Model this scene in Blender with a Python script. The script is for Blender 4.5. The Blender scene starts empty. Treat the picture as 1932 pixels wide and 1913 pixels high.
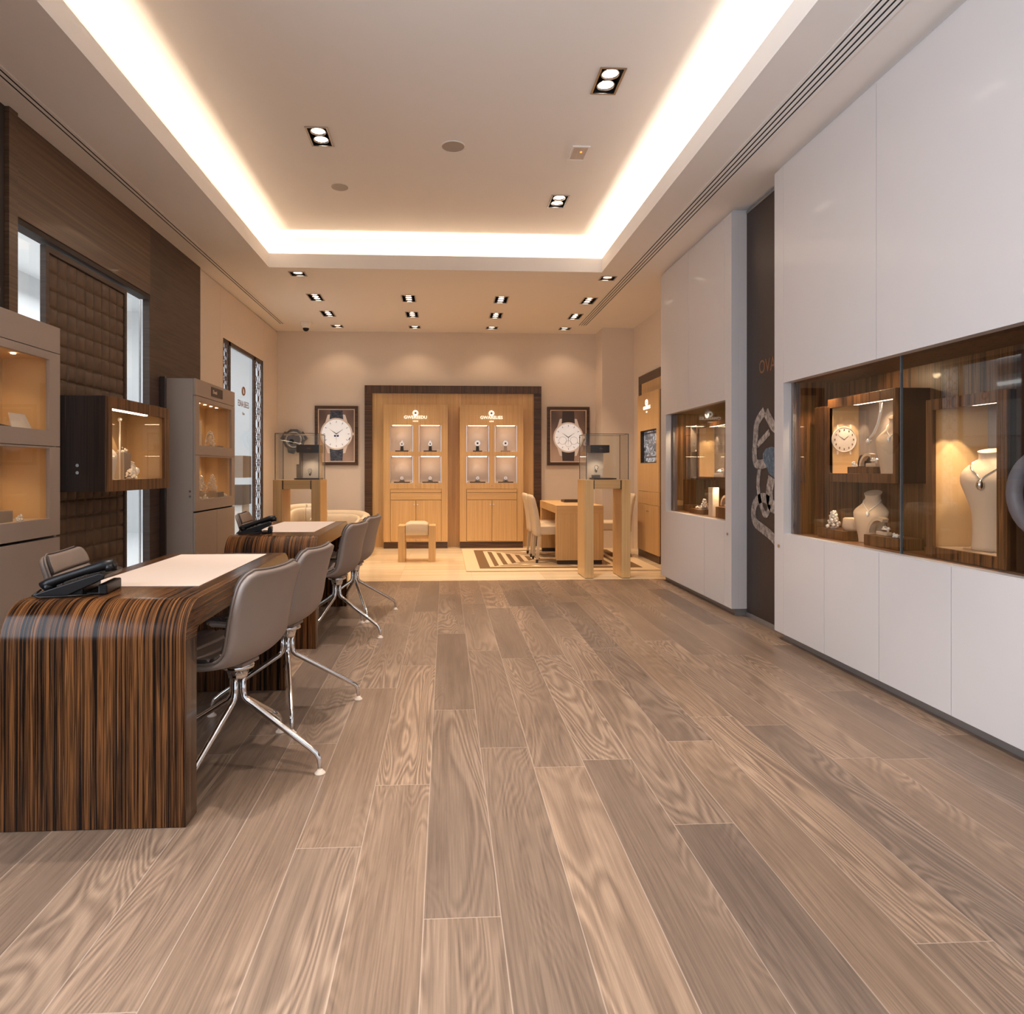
import bpy, bmesh, math, random
from mathutils import Vector, Matrix
random.seed(7)
C = bpy.context.scene.collection
PI = math.pi
# ------------------------------------------------------------------ camera, world, exposure
YAW = math.atan(64/1260.)
cam = bpy.data.objects.new('camera', bpy.data.cameras.new('camera'))
C.objects.link(cam)
cam.location = (0, 0, 1.2)
cam.rotation_euler = (PI/2, 0, -YAW)
cam.data.sensor_width = 36
cam.data.lens = 36*1260/1932
cam.data.shift_x = (966-904)/1932
cam.data.shift_y = -(956.5-886)/1932
cam.data.clip_start = .02
S = bpy.context.scene
S.camera = cam
S.view_settings.view_transform = 'Standard'
S.view_settings.look = 'None'
S.view_settings.gamma = 1
S.view_settings.use_curve_mapping = False
S.view_settings.exposure = 0.52
try:
    S.cycles.max_bounces = 7; S.cycles.diffuse_bounces = 5; S.cycles.use_adaptive_sampling = True; S.cycles.adaptive_threshold = .02; S.cycles.glossy_bounces = 4
    S.cycles.transparent_max_bounces = 12
    S.cycles.caustics_reflective = False; S.cycles.caustics_refractive = False
    S.cycles.sample_clamp_indirect = 4
except Exception: pass
W = bpy.data.worlds.new('world'); S.world = W; W.use_nodes = True
W.node_tree.nodes['Background'].inputs[0].default_value = (.75, .85, 1, 1)
W.node_tree.nodes['Background'].inputs[1].default_value = .35

def area(name, loc, rot, sx, sy, e, col, parent=None, spread=PI):
    l = bpy.data.lights.new(name, 'AREA'); l.shape = 'RECTANGLE'; l.size = sx; l.size_y = sy; l.energy = e; l.color = col; l.spread = spread
    o = bpy.data.objects.new(name, l); C.objects.link(o); o.location = loc; o.rotation_euler = rot
    if parent: o.parent = parent
    return o
def spot(name, loc, e, col, ang=70, blend=.5, r=.03, to=None, parent=None):
    l = bpy.data.lights.new(name, 'SPOT'); l.energy = e; l.color = col; l.spot_size = math.radians(ang); l.spot_blend = blend; l.shadow_soft_size = r
    o = bpy.data.objects.new(name, l); C.objects.link(o); o.location = loc
    if to is not None:
        o.rotation_euler = (Vector(to)-Vector(loc)).to_track_quat('-Z', 'Y').to_euler()
    if parent: o.parent = parent
    return o
R140 = math.radians(140)
WARM = (1, .79, .58); WARM2 = (1, .71, .45); COOL = (.78, .89, 1.0); NEUT = (1, .86, .72)
# daylight through the shop front behind the camera
area('storefront_daylight', (.6, -1.7, 1.75), (PI/2, 0, 0), 4.4, 3.0, 22, COOL)
area('facade_daylight', (-2.5, .45, 1.75), (0, -PI/2, 0), 2.0, 2.6, 104, (.80, .89, 1), None, R140)
# daylight in the mall outside the left wall
area('mall_light', (-4.6, 6.5, 3.9), (0, 0, 0), 3.2, 10, 170, (.95, .97, 1))
# cove lights behind the lip of the ceiling tray
CE = 3.5
area('cove_light_left', (-1.985, 3.75, 3.40), (PI, 0, 0), .04, 7.0, 7*CE, WARM)
area('cove_light_right', (1.82, 3.75, 3.40), (PI, 0, 0), .04, 7.0, 7*CE*1.1, (1, .84, .68))
area('cove_light_back', (-.08, 7.255, 3.375), (PI, 0, 0), 3.6, .03, 3.6*CE*1.1, WARM)

# ------------------------------------------------------------------ materials
def lin(c):
    return tuple(((v/255)/12.92 if v/255 <= .04045 else ((v/255+.055)/1.055)**2.4) for v in c)
class NT:
    def __init__(s, name):
        s.m = bpy.data.materials.new(name); s.m.use_nodes = True
        s.t = s.m.node_tree; s.n = s.t.nodes; s.l = s.t.links
        s.p = s.n['Principled BSDF']
    def node(s, typ, **k):
        n = s.n.new(typ)
        for a, v in k.items(): setattr(n, a, v)
        return n
    def put(s, sock, v):
        if isinstance(v, bpy.types.NodeSocket): s.l.new(v, sock)
        else: sock.default_value = v
    def math(s, op, a, b=0.0, c=0.0):
        n = s.node('ShaderNodeMath', operation=op)
        for i, v in enumerate((a, b, c)): s.put(n.inputs[i], v)
        return n.outputs[0]
    def comb(s, x, y, z):
        n = s.node('ShaderNodeCombineXYZ')
        for i, v in enumerate((x, y, z)): s.put(n.inputs[i], v)
        return n.outputs[0]
    def noise(s, vec, scale=1, detail=2, rough=.5, dist=0):
        n = s.node('ShaderNodeTexNoise'); s.put(n.inputs['Vector'], vec)
        n.inputs['Scale'].default_value = scale; n.inputs['Detail'].default_value = detail
        n.inputs['Roughness'].default_value = rough; n.inputs['Distortion'].default_value = dist
        return n.outputs['Fac']
    def ramp(s, f, stops):
        n = s.node('ShaderNodeValToRGB'); s.put(n.inputs[0], f); e = n.color_ramp.elements
        while len(e) < len(stops): e.new(.5)
        for k, (p, c) in enumerate(stops):
            e[k].position = p; e[k].color = (*lin(c), 1)
        return n.outputs[0]
    def mix(s, f, a, b, mode='MIX'):
        n = s.node('ShaderNodeMix', data_type='RGBA', blend_type=mode)
        s.put(n.inputs[0], f); s.put(n.inputs[6], a); s.put(n.inputs[7], b)
        return n.outputs[2]
    def obj(s):
        n = s.node('ShaderNodeTexCoord'); return n.outputs['Object']
    def sep(s, v):
        n = s.node('ShaderNodeSeparateXYZ'); s.put(n.inputs[0], v); return n.outputs
    def scale(s, v, sc):
        n = s.node('ShaderNodeVectorMath', operation='MULTIPLY'); s.put(n.inputs[0], v); n.inputs[1].default_value = sc; return n.outputs[0]
    def add(s, v, w):
        n = s.node('ShaderNodeVectorMath', operation='ADD'); s.put(n.inputs[0], v); s.put(n.inputs[1], w); return n.outputs[0]
    def bump(s, h, st=.2, d=.005):
        n = s.node('ShaderNodeBump'); n.inputs['Strength'].default_value = st; n.inputs['Distance'].default_value = d
        s.put(n.inputs['Height'], h); s.l.new(n.outputs[0], s.p.inputs['Normal'])
    def base(s, c): s.put(s.p.inputs['Base Color'], c)
def mat(name, rgb, rough=.5, metal=0, coat=0, emit=0, spec=None, ecol=None, vary=.04):
    t = NT(name)
    c = lin(rgb)
    if vary and not metal and not emit:
        f = t.noise(t.obj(), 9, 3)
        t.base(t.mix(f, (*[v*(1-vary) for v in c], 1), (*[min(1, v*(1+vary)) for v in c], 1)))
    else: t.base((*c, 1))
    t.p.inputs['Roughness'].default_value = rough; t.p.inputs['Metallic'].default_value = metal
    t.p.inputs['Coat Weight'].default_value = coat; t.p.inputs['Coat Roughness'].default_value = .08
    if spec is not None: t.p.inputs['Specular IOR Level'].default_value = spec
    if emit:
        t.p.inputs['Emission Color'].default_value = (*lin(ecol or rgb), 1); t.p.inputs['Emission Strength'].default_value = emit
    return t.m
def grain(name, sc, stops, rough=.4, coat=0, fine=3.2, rnd=True, amt=.35, dist=.0, spec=None):
    t = NT(name); v = t.obj()
    if rnd:
        oi = t.node('ShaderNodeObjectInfo'); v = t.add(v, t.comb(t.math('MULTIPLY', oi.outputs['Random'], 7), t.math('MULTIPLY', oi.outputs['Random'], 13), t.math('MULTIPLY', oi.outputs['Random'], 5)))
    a = t.noise(t.scale(v, sc), 1, 3, .6, dist)
    b = t.noise(t.scale(v, tuple(q*fine for q in sc)), 1, 2, .6)
    f = t.math('ADD', t.math('MULTIPLY', a, 1-amt), t.math('MULTIPLY', b, amt))
    t.base(t.ramp(f, stops)); t.p.inputs['Roughness'].default_value = rough
    t.p.inputs['Coat Weight'].default_value = coat; t.p.inputs['Coat Roughness'].default_value = .06
    if spec: t.p.inputs['Specular IOR Level'].default_value = spec
    return t.m
def glass_mat(name, tint=(1, 1, 1), refl=1.0, haze=0.0):
    t = NT(name); out = t.n['Material Output']
    tr = t.node('ShaderNodeBsdfTransparent'); tr.inputs[0].default_value = (*tint, 1)
    gl = t.node('ShaderNodeBsdfGlossy'); gl.inputs['Roughness'].default_value = .02
    fr = t.node('ShaderNodeFresnel'); fr.inputs[0].default_value = 1.5
    mx = t.node('ShaderNodeMixShader'); gm = t.node('ShaderNodeNewGeometry'); t.l.new(t.math('MULTIPLY', t.math('MULTIPLY', fr.outputs[0], refl), t.math('SUBTRACT', 1.0, gm.outputs['Backfacing'])), mx.inputs[0])
    t.l.new(tr.outputs[0], mx.inputs[1]); t.l.new(gl.outputs[0], mx.inputs[2]); t.l.new(mx.outputs[0], out.inputs[0])
    t.n.remove(t.p)
    return t.m

M = {}
M['white'] = mat('ceiling_paint', (240, 235, 230), .75, vary=.01)
M['wall'] = mat('wall_plaster', (230, 216, 201), .6, vary=.015)
M['lacquer'] = mat('white_lacquer', (208, 203, 202), .42, coat=.15, vary=.01)
M['kick'] = mat('aluminium_kick', (150, 146, 144), .4, .6)
M['taupe'] = mat('taupe_lacquer', (162, 146, 134), .45, vary=.02)
M['taupe_dark'] = mat('shadow_gap_brown', (58, 48, 42), .7)
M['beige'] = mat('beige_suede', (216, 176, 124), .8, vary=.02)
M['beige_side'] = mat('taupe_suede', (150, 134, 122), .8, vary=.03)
M['cream'] = mat('cream_leather', (212, 194, 168), .45, vary=.03)
M['ivory'] = mat('ivory_suede', (232, 214, 196), .7, vary=.03)
M['bust'] = mat('bust_suede', (206, 178, 150), .75, vary=.03)
M['black'] = mat('black_plastic', (20, 18, 19), .38, vary=.0, spec=.3)
M['grey_plastic'] = mat('grey_plastic', (78, 72, 70), .35)
M['matte_black'] = mat('matt_black', (14, 12, 11), .6)
M['chrome'] = mat('polished_chrome', (225, 222, 220), .08, 1)
M['steel'] = mat('brushed_steel', (190, 186, 182), .25, 1)
M['dark_steel'] = mat('dark_steel', (126, 118, 112), .22, 1)
M['diamond'] = mat('diamond_pave', (250, 240, 230), .14, .25, coat=.5, vary=.0)
M['gold'] = mat('rose_gold', (214, 160, 120), .2, 1)
M['chair'] = mat('taupe_leather', (146, 131, 122), .5, vary=.03)
M['chair_in'] = mat('taupe_leather_pad', (134, 119, 110), .45, vary=.03)
M['pipe'] = mat('piping_leather', (118, 104, 96), .5, vary=.0)
M['inlay'] = mat('leather_inlay', (222, 202, 188), .5, vary=.02)
M['quilt'] = mat('quilted_brown_leather', (96, 74, 56), .5, vary=.05)
M['led'] = mat('led_strip', (255, 240, 215), .5, emit=9, ecol=(255, 226, 190))
M['lamp'] = mat('lamp_glow', (255, 246, 232), .4, emit=9, ecol=(255, 236, 212))
M['lit_sign'] = mat('lit_lettering', (255, 248, 238), .4, emit=.9, ecol=(255, 244, 228))
M['plate'] = mat('brown_sign_plate', (62, 50, 44), .4)
M['copper'] = mat('copper_lettering', (150, 106, 76), .35, .6)
M['glass'] = glass_mat('clear_glass', (.97, .98, .97))
M['glass_v'] = glass_mat('vitrine_glass', (.93, .92, .90), 1.15)
M['edge'] = mat('glass_edge', (74, 82, 88), .2, coat=.5)
M['mirror'] = mat('glossy_brown', (66, 50, 42), .12, coat=.5)
M['outside'] = mat('mall_white_wall', (226, 228, 230), .6)
M['outside_b'] = mat('mall_grey_band', (150, 152, 156), .5)
M['outside_led'] = mat('mall_light_band', (255, 255, 255), .5, emit=3)
ZST = [(.34, (9, 5, 4)), (.44, (24, 14, 9)), (.475, (84, 52, 29)), (.50, (30, 18, 11)), (.545, (128, 82, 45)), (.585, (44, 27, 16)), (.66, (150, 98, 55))]
M['zebra'] = grain('zebrano_lengthwise', (60, .35, .5), ZST, .2, 0, 3.3, amt=.40, spec=.22)
M['zebra_z'] = grain('zebrano_fascia', (.3, .9, 70), [(.36, (24, 15, 10)), (.45, (70, 46, 29)), (.49, (122, 84, 52)), (.53, (66, 43, 28)), (.62, (150, 104, 64))], .2, .1, 3, amt=.4, dist=.3)
M['zebra_y'] = grain('zebrano_end', (.5, 34, .5), [(.34, (34, 22, 15)), (.5, (84, 58, 38)), (.66, (120, 84, 54))], .2, .2, 3, amt=.35)
DST = [(.34, (40, 25, 15)), (.46, (84, 54, 32)), (.52, (122, 82, 48)), (.58, (86, 57, 35)), (.68, (140, 98, 60))]
M['walnut_v'] = grain('walnut_vertical', (30, 30, .5), DST, .4, .05, 3, rnd=False, spec=.3)
M['walnut_dark'] = grain('dark_macassar_vertical', (26, 26, .5), [(.34, (22, 14, 11)), (.5, (52, 34, 24)), (.58, (36, 23, 16)), (.68, (76, 50, 33))], .42, .03, 3, rnd=False, spec=.25)
M['wenge_h'] = grain('brown_veneer_horizontal', (1, .5, 60), [(.34, (70, 51, 37)), (.5, (92, 69, 51)), (.66, (112, 86, 64))], .45, .1, 2.5, rnd=False, dist=.2)
M['wenge_v'] = grain('brown_veneer_dark', (3, 2, 40), [(.34, (62, 48, 41)), (.5, (76, 60, 51)), (.66, (88, 70, 60))], .5, .0, 2.5, rnd=False, dist=.3)
OST = [(.32, (200, 160, 108)), (.5, (212, 174, 120)), (.68, (224, 188, 134))]
M['oak'] = grain('pale_oak_vertical', (46, 46, .7), OST, .42, .1, 3)
M['oak_h'] = grain('pale_oak_horizontal', (.6, 24, 24), OST, .42, .1, 3)
M['frame_h'] = grain('striped_dark_frame', (1, 1, 60), [(.34, (44, 29, 18)), (.5, (78, 53, 33)), (.66, (102, 72, 45))], .4, .1, 2, rnd=False)
M['frame_v'] = grain('striped_dark_frame_top', (60, 1, 1), [(.34, (44, 29, 18)), (.5, (78, 53, 33)), (.66, (102, 72, 45))], .4, .1, 2, rnd=False)

def floor_mat():
    t = NT('oak_plank_floor'); v = t.obj(); x, y, z = t.sep(v)
    PW, PL = .2075, 1.55
    px = t.math('DIVIDE', t.math('ADD', x, .058+PW*40), PW); pi_ = t.math('FLOOR', px); fx = t.math('FRACT', px)
    wn = t.node('ShaderNodeTexWhiteNoise', noise_dimensions='1D'); t.put(wn.inputs['W'], pi_)
    py = t.math('DIVIDE', t.math('ADD', y, t.math('MULTIPLY', wn.outputs[0], 9)), PL); ci = t.math('FLOOR', py); fy = t.math('FRACT', py)
    w2 = t.node('ShaderNodeTexWhiteNoise', noise_dimensions='2D'); t.put(w2.inputs['Vector'], t.comb(pi_, ci, 0))
    r, g, b = t.sep(w2.outputs['Color'])
    off = t.comb(t.math('MULTIPLY', r, 40), t.math('MULTIPLY', g, 40), t.math('MULTIPLY', b, 40))
    cv = t.add(t.scale(v, (4.2, .62, 1)), off)
    n = t.noise(cv, 1, 2.2, .45, .9)
    wave = t.math('SINE', t.math('MULTIPLY', n, 150))
    wv = t.math('MULTIPLY_ADD', wave, .5, .5)
    # strong figure only in the middle of the plank
    mask = t.noise(t.add(t.scale(v, (3, .5, 1)), off), 1, 1, .5)
    mm = t.node('ShaderNodeMapRange'); t.put(mm.inputs[0], mask); mm.inputs[1].default_value = .36; mm.inputs[2].default_value = .64
    fine = t.noise(t.add(t.scale(v, (150, 2.6, 1)), off), 1, 4, .7)
    broad = t.noise(t.add(t.scale(v, (7, .9, 1)), off), 1, 3, .6)
    f = t.math('ADD', t.math('MULTIPLY', t.math('MULTIPLY', wv, mm.outputs[0]), .24), t.math('MULTIPLY', fine, .56))
    f = t.math('ADD', f, t.math('MULTIPLY', broad, .24))
    col = t.ramp(f, [(.24, (98, 84, 74)), (.42, (131, 114, 100)), (.58, (155, 136, 119)), (.80, (188, 168, 148))])
    tone = t.ramp(r, [(0, (208, 202, 200)), (.3, (226, 218, 212)), (.65, (238, 228, 220)), (1, (250, 238, 226))])
    col = t.mix(1.0, col, tone, 'MULTIPLY')
    # seams
    ex = t.math('MINIMUM', fx, t.math('SUBTRACT', 1, fx)); ey = t.math('MINIMUM', fy, t.math('SUBTRACT', 1, fy))
    sx = t.math('LESS_THAN', ex, .0075); sy = t.math('LESS_THAN', ey, .0011)
    seam = t.math('MAXIMUM', sx, sy)
    col = t.mix(t.math('MULTIPLY', seam, .55), col, (*lin((178, 158, 142)), 1))
    t.base(col)
    t.put(t.p.inputs['Roughness'], t.math('MULTIPLY_ADD', fine, .22, .26))
    t.p.inputs['Specular IOR Level'].default_value = .45
    t.bump(t.math('SUBTRACT', t.math('MULTIPLY', f, .5), seam), .12, .002)
    return t.m
def marble_mat():
    t = NT('beige_marble'); v = t.obj(); x, y, z = t.sep(v)
    n = t.noise(t.scale(v, (.6, 9, 1)), 1, 4, .6, .3)
    tx = t.math('FRACT', t.math('DIVIDE', t.math('ADD', x, 10.1), .8)); ty = t.math('FRACT', t.math('DIVIDE', t.math('ADD', y, 10.4), .8))
    tile = t.node('ShaderNodeTexWhiteNoise', noise_dimensions='2D'); t.put(tile.inputs['Vector'], t.comb(t.math('FLOOR', t.math('DIVIDE', t.math('ADD', x, 10.1), .8)), t.math('FLOOR', t.math('DIVIDE', t.math('ADD', y, 10.4), .8)), 0))
    col = t.ramp(t.math('ADD', t.math('MULTIPLY', n, .8), t.math('MULTIPLY', tile.outputs[0], .2)), [(.3, (222, 200, 166)), (.55, (236, 216, 184)), (.75, (244, 228, 200))])
    j = t.math('MAXIMUM', t.math('LESS_THAN', tx, .004), t.math('LESS_THAN', ty, .004))
    t.base(t.mix(t.math('MULTIPLY', j, .35), col, (*lin((170, 146, 116)), 1)))
    t.p.inputs['Roughness'].default_value = .16
    return t.m
def rug_mat():
    t = NT('rug_pattern'); v = t.obj(); x, y, z = t.sep(v)
    d = t.math('MINIMUM', t.math('SUBTRACT', 1.16, t.math('ABSOLUTE', x)), t.math('SUBTRACT', 1.09, t.math('ABSOLUTE', y)))
    k = t.math('MODULO', t.math('MAXIMUM', t.math('SUBTRACT', d, .30), 0), .12)
    stripe = t.math('LESS_THAN', k, .06)
    band = t.math('MULTIPLY', t.math('GREATER_THAN', d, .17), t.math('LESS_THAN', d, .30))
    inner = t.math('MULTIPLY', t.math('GREATER_THAN', d, .30), t.math('SUBTRACT', 1, stripe))
    dash = t.math('LESS_THAN', t.math('FRACT', t.math('MULTIPLY', t.math('ADD', x, t.math('MULTIPLY', y, 1.0)), 2.1)), .86)
    side = t.math('LESS_THAN', t.math('SUBTRACT', 1.16, t.math('ABSOLUTE', x)), t.math('SUBTRACT', 1.09, t.math('ABSOLUTE', y)))
    f = t.math('MAXIMUM', band, t.math('MULTIPLY', inner, t.math('MAXIMUM', dash, side)))
    n = t.noise(v, 220, 2)
    ca = t.mix(n, (*lin((206, 182, 150)), 1), (*lin((226, 204, 172)), 1)); cb = t.mix(n, (*lin((110, 86, 62)), 1), (*lin((134, 106, 78)), 1))
    t.base(t.mix(f, ca, cb)); t.p.inputs['Roughness'].default_value = .95; t.p.inputs['Specular IOR Level'].default_value = .1
    t.bump(n, .3, .004)
    return t.m
M['floor'] = floor_mat(); M['marble'] = marble_mat(); M['rug'] = rug_mat()

# ------------------------------------------------------------------ mesh builder
class B:
    def __init__(s): s.bm = bmesh.new(); s.mi = 0
    def m(s, i): s.mi = i; return s
    def face(s, vs, sm=False):
        try:
            f = s.bm.faces.new(vs); f.material_index = s.mi; f.smooth = sm; return f
        except ValueError: return None
    def box(s, x0, x1, y0, y1, z0, z1):
        v = [s.bm.verts.new((x, y, z)) for z in (z0, z1) for y in (y0, y1) for x in (x0, x1)]
        for q in ((0, 2, 3, 1), (4, 5, 7, 6), (0, 1, 5, 4), (2, 6, 7, 3), (0, 4, 6, 2), (1, 3, 7, 5)): s.face([v[k] for k in q])
        return s
    def cbox(s, cx, cy, z0, w, d, h, rz=0):
        n0 = len(s.bm.verts); s.box(-w/2, w/2, -d/2, d/2, z0, z0+h); s.bm.verts.ensure_lookup_table()
        mt = Matrix.Translation((cx, cy, 0)) @ Matrix.Rotation(rz, 4, 'Z')
        for v in s.bm.verts[n0:]: v.co = mt @ v.co
        return s
    def grid(s, rows, sm=True, close_u=False, cap=False):
        R = [[s.bm.verts.new(p) for p in r] for r in rows]; n = len(R[0])
        for i in range(len(R)-1):
            for j in range(n if close_u else n-1):
                k = (j+1) % n; s.face([R[i][j], R[i][k], R[i+1][k], R[i+1][j]], sm)
        if cap: s.face(R[0][::-1]); s.face(R[-1])
        return s
    def lathe(s, prof, c=(0, 0, 0), n=24, sx=1, sy=1, sm=True, caps=True):
        rows = [[(c[0]+r*sx*math.cos(2*PI*k/n), c[1]+r*sy*math.sin(2*PI*k/n), c[2]+z) for k in range(n)] for r, z in prof]
        return s.grid(rows, sm, True, caps)
    def tube(s, pts, r, n=10, caps=True, sm=True):
        P = [Vector(p) for p in pts]; rows = []; up = Vector((0, 0, 1)); pu = None
        for i, p in enumerate(P):
            d = (P[min(i+1, len(P)-1)]-P[max(i-1, 0)]).normalized()
            if pu is None:
                a = up if abs(d.z) < .95 else Vector((1, 0, 0)); u = d.cross(a).normalized()
            else:
                u = (pu - d*pu.dot(d)).normalized()
            pu = u; w = d.cross(u); rr = r[i] if isinstance(r, (list, tuple)) else r
            rows.append([p+u*rr*math.cos(2*PI*k/n)+w*rr*math.sin(2*PI*k/n) for k in range(n)])
        return s.grid(rows, sm, True, caps)
    def ring(s, c, R, r, ax='Z', n=20, k=8, sy=1):
        rows = []
        for i in range(n+1):
            a = 2*PI*i/n; row = []
            for j in range(k):
                b = 2*PI*j/k; q = (R+r*math.cos(b)); p = (q*math.cos(a), q*math.sin(a)*sy, r*math.sin(b))
                if ax == 'X': p = (p[2], p[0], p[1])
                elif ax == 'Y': p = (p[0], -p[2], p[1])
                row.append((c[0]+p[0], c[1]+p[1], c[2]+p[2]))
            rows.append(row)
        return s.grid(rows, True, True)
    def ball(s, c, r, n=10, sz=1):
        m = n//2; return s.lathe([(max(1e-4, r*math.sin(PI*i/m)), -r*sz*math.cos(PI*i/m)) for i in range(m+1)], c, n, caps=False)
    def gem(s, c, r):
        n0 = len(s.bm.verts); bmesh.ops.create_icosphere(s.bm, subdivisions=1, radius=r, matrix=Matrix.Translation(c)); s.bm.faces.ensure_lookup_table()
        for f in s.bm.faces:
            if all(v.index < 0 or True for v in f.verts) and f.material_index == 0 and s.mi: pass
        return s
    def poly(s, pts, d):
        """prism: polygon pts (3D) extruded by vector d"""
        d = Vector(d); a = [s.bm.verts.new(p) for p in pts]; b = [s.bm.verts.new(Vector(p)+d) for p in pts]; n = len(pts)
        s.face(a[::-1]); s.face(b)
        for i in range(n): s.face([a[i], a[(i+1) % n], b[(i+1) % n], b[i]])
        return s
    def disc(s, c, r, ax, d, n=32, sy=1):
        pts = []
        for k in range(n):
            a = 2*PI*k/n; p = (r*math.cos(a), r*sy*math.sin(a))
            pts.append({'X': (c[0], c[1]+p[0], c[2]+p[1]), 'Y': (c[0]+p[0], c[1], c[2]+p[1]), 'Z': (c[0]+p[0], c[1]+p[1], c[2])}[ax])
        dv = {'X': (d, 0, 0), 'Y': (0, d, 0), 'Z': (0, 0, d)}[ax]
        return s.poly(pts, dv)
    def slab(s, a, b, axis, p0, p1, holes):
        """slab with rectangular holes. a,b: ranges of the two in-plane axes, axis: normal, p0..p1 thickness"""
        A = sorted({a[0], a[1], *[h[0] for h in holes], *[h[1] for h in holes]}); A = [v for v in A if a[0] <= v <= a[1]]
        Bv = sorted({b[0], b[1], *[h[2] for h in holes], *[h[3] for h in holes]}); Bv = [v for v in Bv if b[0] <= v <= b[1]]
        def inside(i, j):
            if i < 0 or j < 0 or i >= len(A)-1 or j >= len(Bv)-1: return False
            x, y = (A[i]+A[i+1])/2, (Bv[j]+Bv[j+1])/2
            return not any(h[0] < x < h[1] and h[2] < y < h[3] for h in holes)
        V = {}
        def vert(i, j, k):
            if (i, j, k) not in V:
                p = (p0, p1)[k]; u, w = A[i], Bv[j]
                V[i, j, k] = s.bm.verts.new({'X': (p, u, w), 'Y': (u, p, w), 'Z': (u, w, p)}[axis])
            return V[i, j, k]
        for i in range(len(A)-1):
            for j in range(len(Bv)-1):
                if not inside(i, j): continue
                s.face([vert(i, j, 0), vert(i, j+1, 0), vert(i+1, j+1, 0), vert(i+1, j, 0)])
                s.face([vert(i, j, 1), vert(i+1, j, 1), vert(i+1, j+1, 1), vert(i, j+1, 1)])
                for (di, dj, e) in ((-1, 0, ((i, j), (i, j+1))), (1, 0, ((i+1, j+1), (i+1, j))), (0, -1, ((i+1, j), (i, j))), (0, 1, ((i, j+1), (i+1, j+1)))):
                    if not inside(i+di, j+dj):
                        (q, r_), (t_, u_) = e; s.face([vert(q, r_, 0), vert(q, r_, 1), vert(t_, u_, 1), vert(t_, u_, 0)])
        return s
    def move(s, mt):
        for v in s.bm.verts: v.co = mt @ v.co
        return s
    def obj(s, name, mats, parent=None, bev=0, seg=2, sub=0, loc=None):
        bmesh.ops.recalc_face_normals(s.bm, faces=s.bm.faces[:])
        me = bpy.data.meshes.new(name); s.bm.to_mesh(me); s.bm.free()
        for q in (mats if isinstance(mats, (list, tuple)) else [mats]): me.materials.append(M[q] if isinstance(q, str) else q)
        o = bpy.data.objects.new(name, me); C.objects.link(o)
        if parent: o.parent = parent
        if loc: o.location = loc
        if bev:
            b = o.modifiers.new('bevel', 'BEVEL'); b.width = bev; b.segments = seg; b.limit_method = 'ANGLE'; b.angle_limit = math.radians(40); b.harden_normals = False
        if sub:
            q = o.modifiers.new('sub', 'SUBSURF'); q.levels = sub; q.render_levels = sub
        return o
def tag(o, label, cat, group=None):
    o['label'] = label; o['category'] = cat
    if group: o['group'] = group
    return o
def thing(name, label, cat, loc=(0, 0, 0), rz=0, group=None):
    o = bpy.data.objects.new(name, None); C.objects.link(o); o.location = loc; o.rotation_euler = (0, 0, rz)
    o.empty_display_size = .05
    return tag(o, label, cat, group)
def struct(o):
    o['kind'] = 'structure'; return o
def dup(root, loc, rz, label, group=None):
    def cp(o, par):
        c = o.copy(); C.objects.link(c)
        if par: c.parent = par
        for ch in o.children: cp(ch, c)
        return c
    r = cp(root, None); r.location = loc; r.rotation_euler = (0, 0, rz); r['label'] = label
    if group: r['group'] = group
    return r
def text(name, s, size, m, loc, rot, parent=None, ext=.002, sx=1, shear=0):
    cu = bpy.data.curves.new(name, 'FONT'); cu.body = s; cu.size = size; cu.align_x = 'CENTER'; cu.align_y = 'CENTER'; cu.extrude = ext; cu.resolution_u = 3; cu.shear = shear; cu.offset = 0
    tmp = bpy.data.objects.new(name+'_tmp', cu); C.objects.link(tmp)
    bpy.context.view_layer.update()
    me = bpy.data.meshes.new_from_object(tmp.evaluated_get(bpy.context.evaluated_depsgraph_get()))
    bpy.data.objects.remove(tmp); bpy.data.curves.remove(cu)
    me.materials.clear(); me.materials.append(M[m]); me.name = name
    o = bpy.data.objects.new(name, me); C.objects.link(o); o.location = loc; o.rotation_euler = rot; o.scale = (sx, 1, 1)
    if parent: o.parent = parent
    return o
ROT_BACK = (PI/2, 0, 0)          # readable by a viewer looking along +Y
ROT_RIGHT = (PI/2, 0, -PI/2)     # on a wall facing -X
ROT_LEFT = (PI/2, 0, PI/2)       # on a wall facing +X
# ================================================================== SETTING
struct(B().box(-2.75, 2.95, -2.2, 7.225, -.05, 0).obj('floor', 'floor'))
struct(B().box(-2.75, 2.95, 7.225, 10.62, -.05, 0).obj('floor', 'marble'))
Z1 = 3.35
TX0, TX1, TY0, TY1 = -1.87, 1.705, .3, 7.2
ROWS = [(7.42, 1), (8.42, 3), (9.29, 3), (10.10, 1)]
COLS = [-1.615, -.458, .706, 1.822]
DL = [(x, y, n) for y, n in ROWS for x in COLS if not (y < 8 and abs(x) < 1)]
def hole(x, y, n): return (x-.08, x+.08, y-(.155 if n == 3 else .075), y+(.155 if n == 3 else .075))
struct(B().slab((-2.75, 2.95), (-2.2, 10.62), 'Z', Z1, Z1+.012, [(TX0, TX1, TY0, TY1)]+[hole(*d) for d in DL]).obj('ceiling', 'white'))
ZU = 3.73; D = .17
TW = [(-.953, 5.131), (1.059, 4.301), (1.064, 6.254), (-.953, 3.15), (1.06, 2.3), (-.953, 1.2)]
struct(B().slab((TX0-D, TX1+D), (TY0-D, TY1+D), 'Z', ZU, ZU+.012, [(x-.075, x+.075, y-.14, y+.14) for x, y in TW]).obj('ceiling', 'white'))
b = B()
for x0, x1 in ((TX0-.015, TX0), (TX1, TX1+.015)): b.box(x0, x1, TY0-.015, TY1+.015, Z1+.012, Z1+.15)
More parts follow.
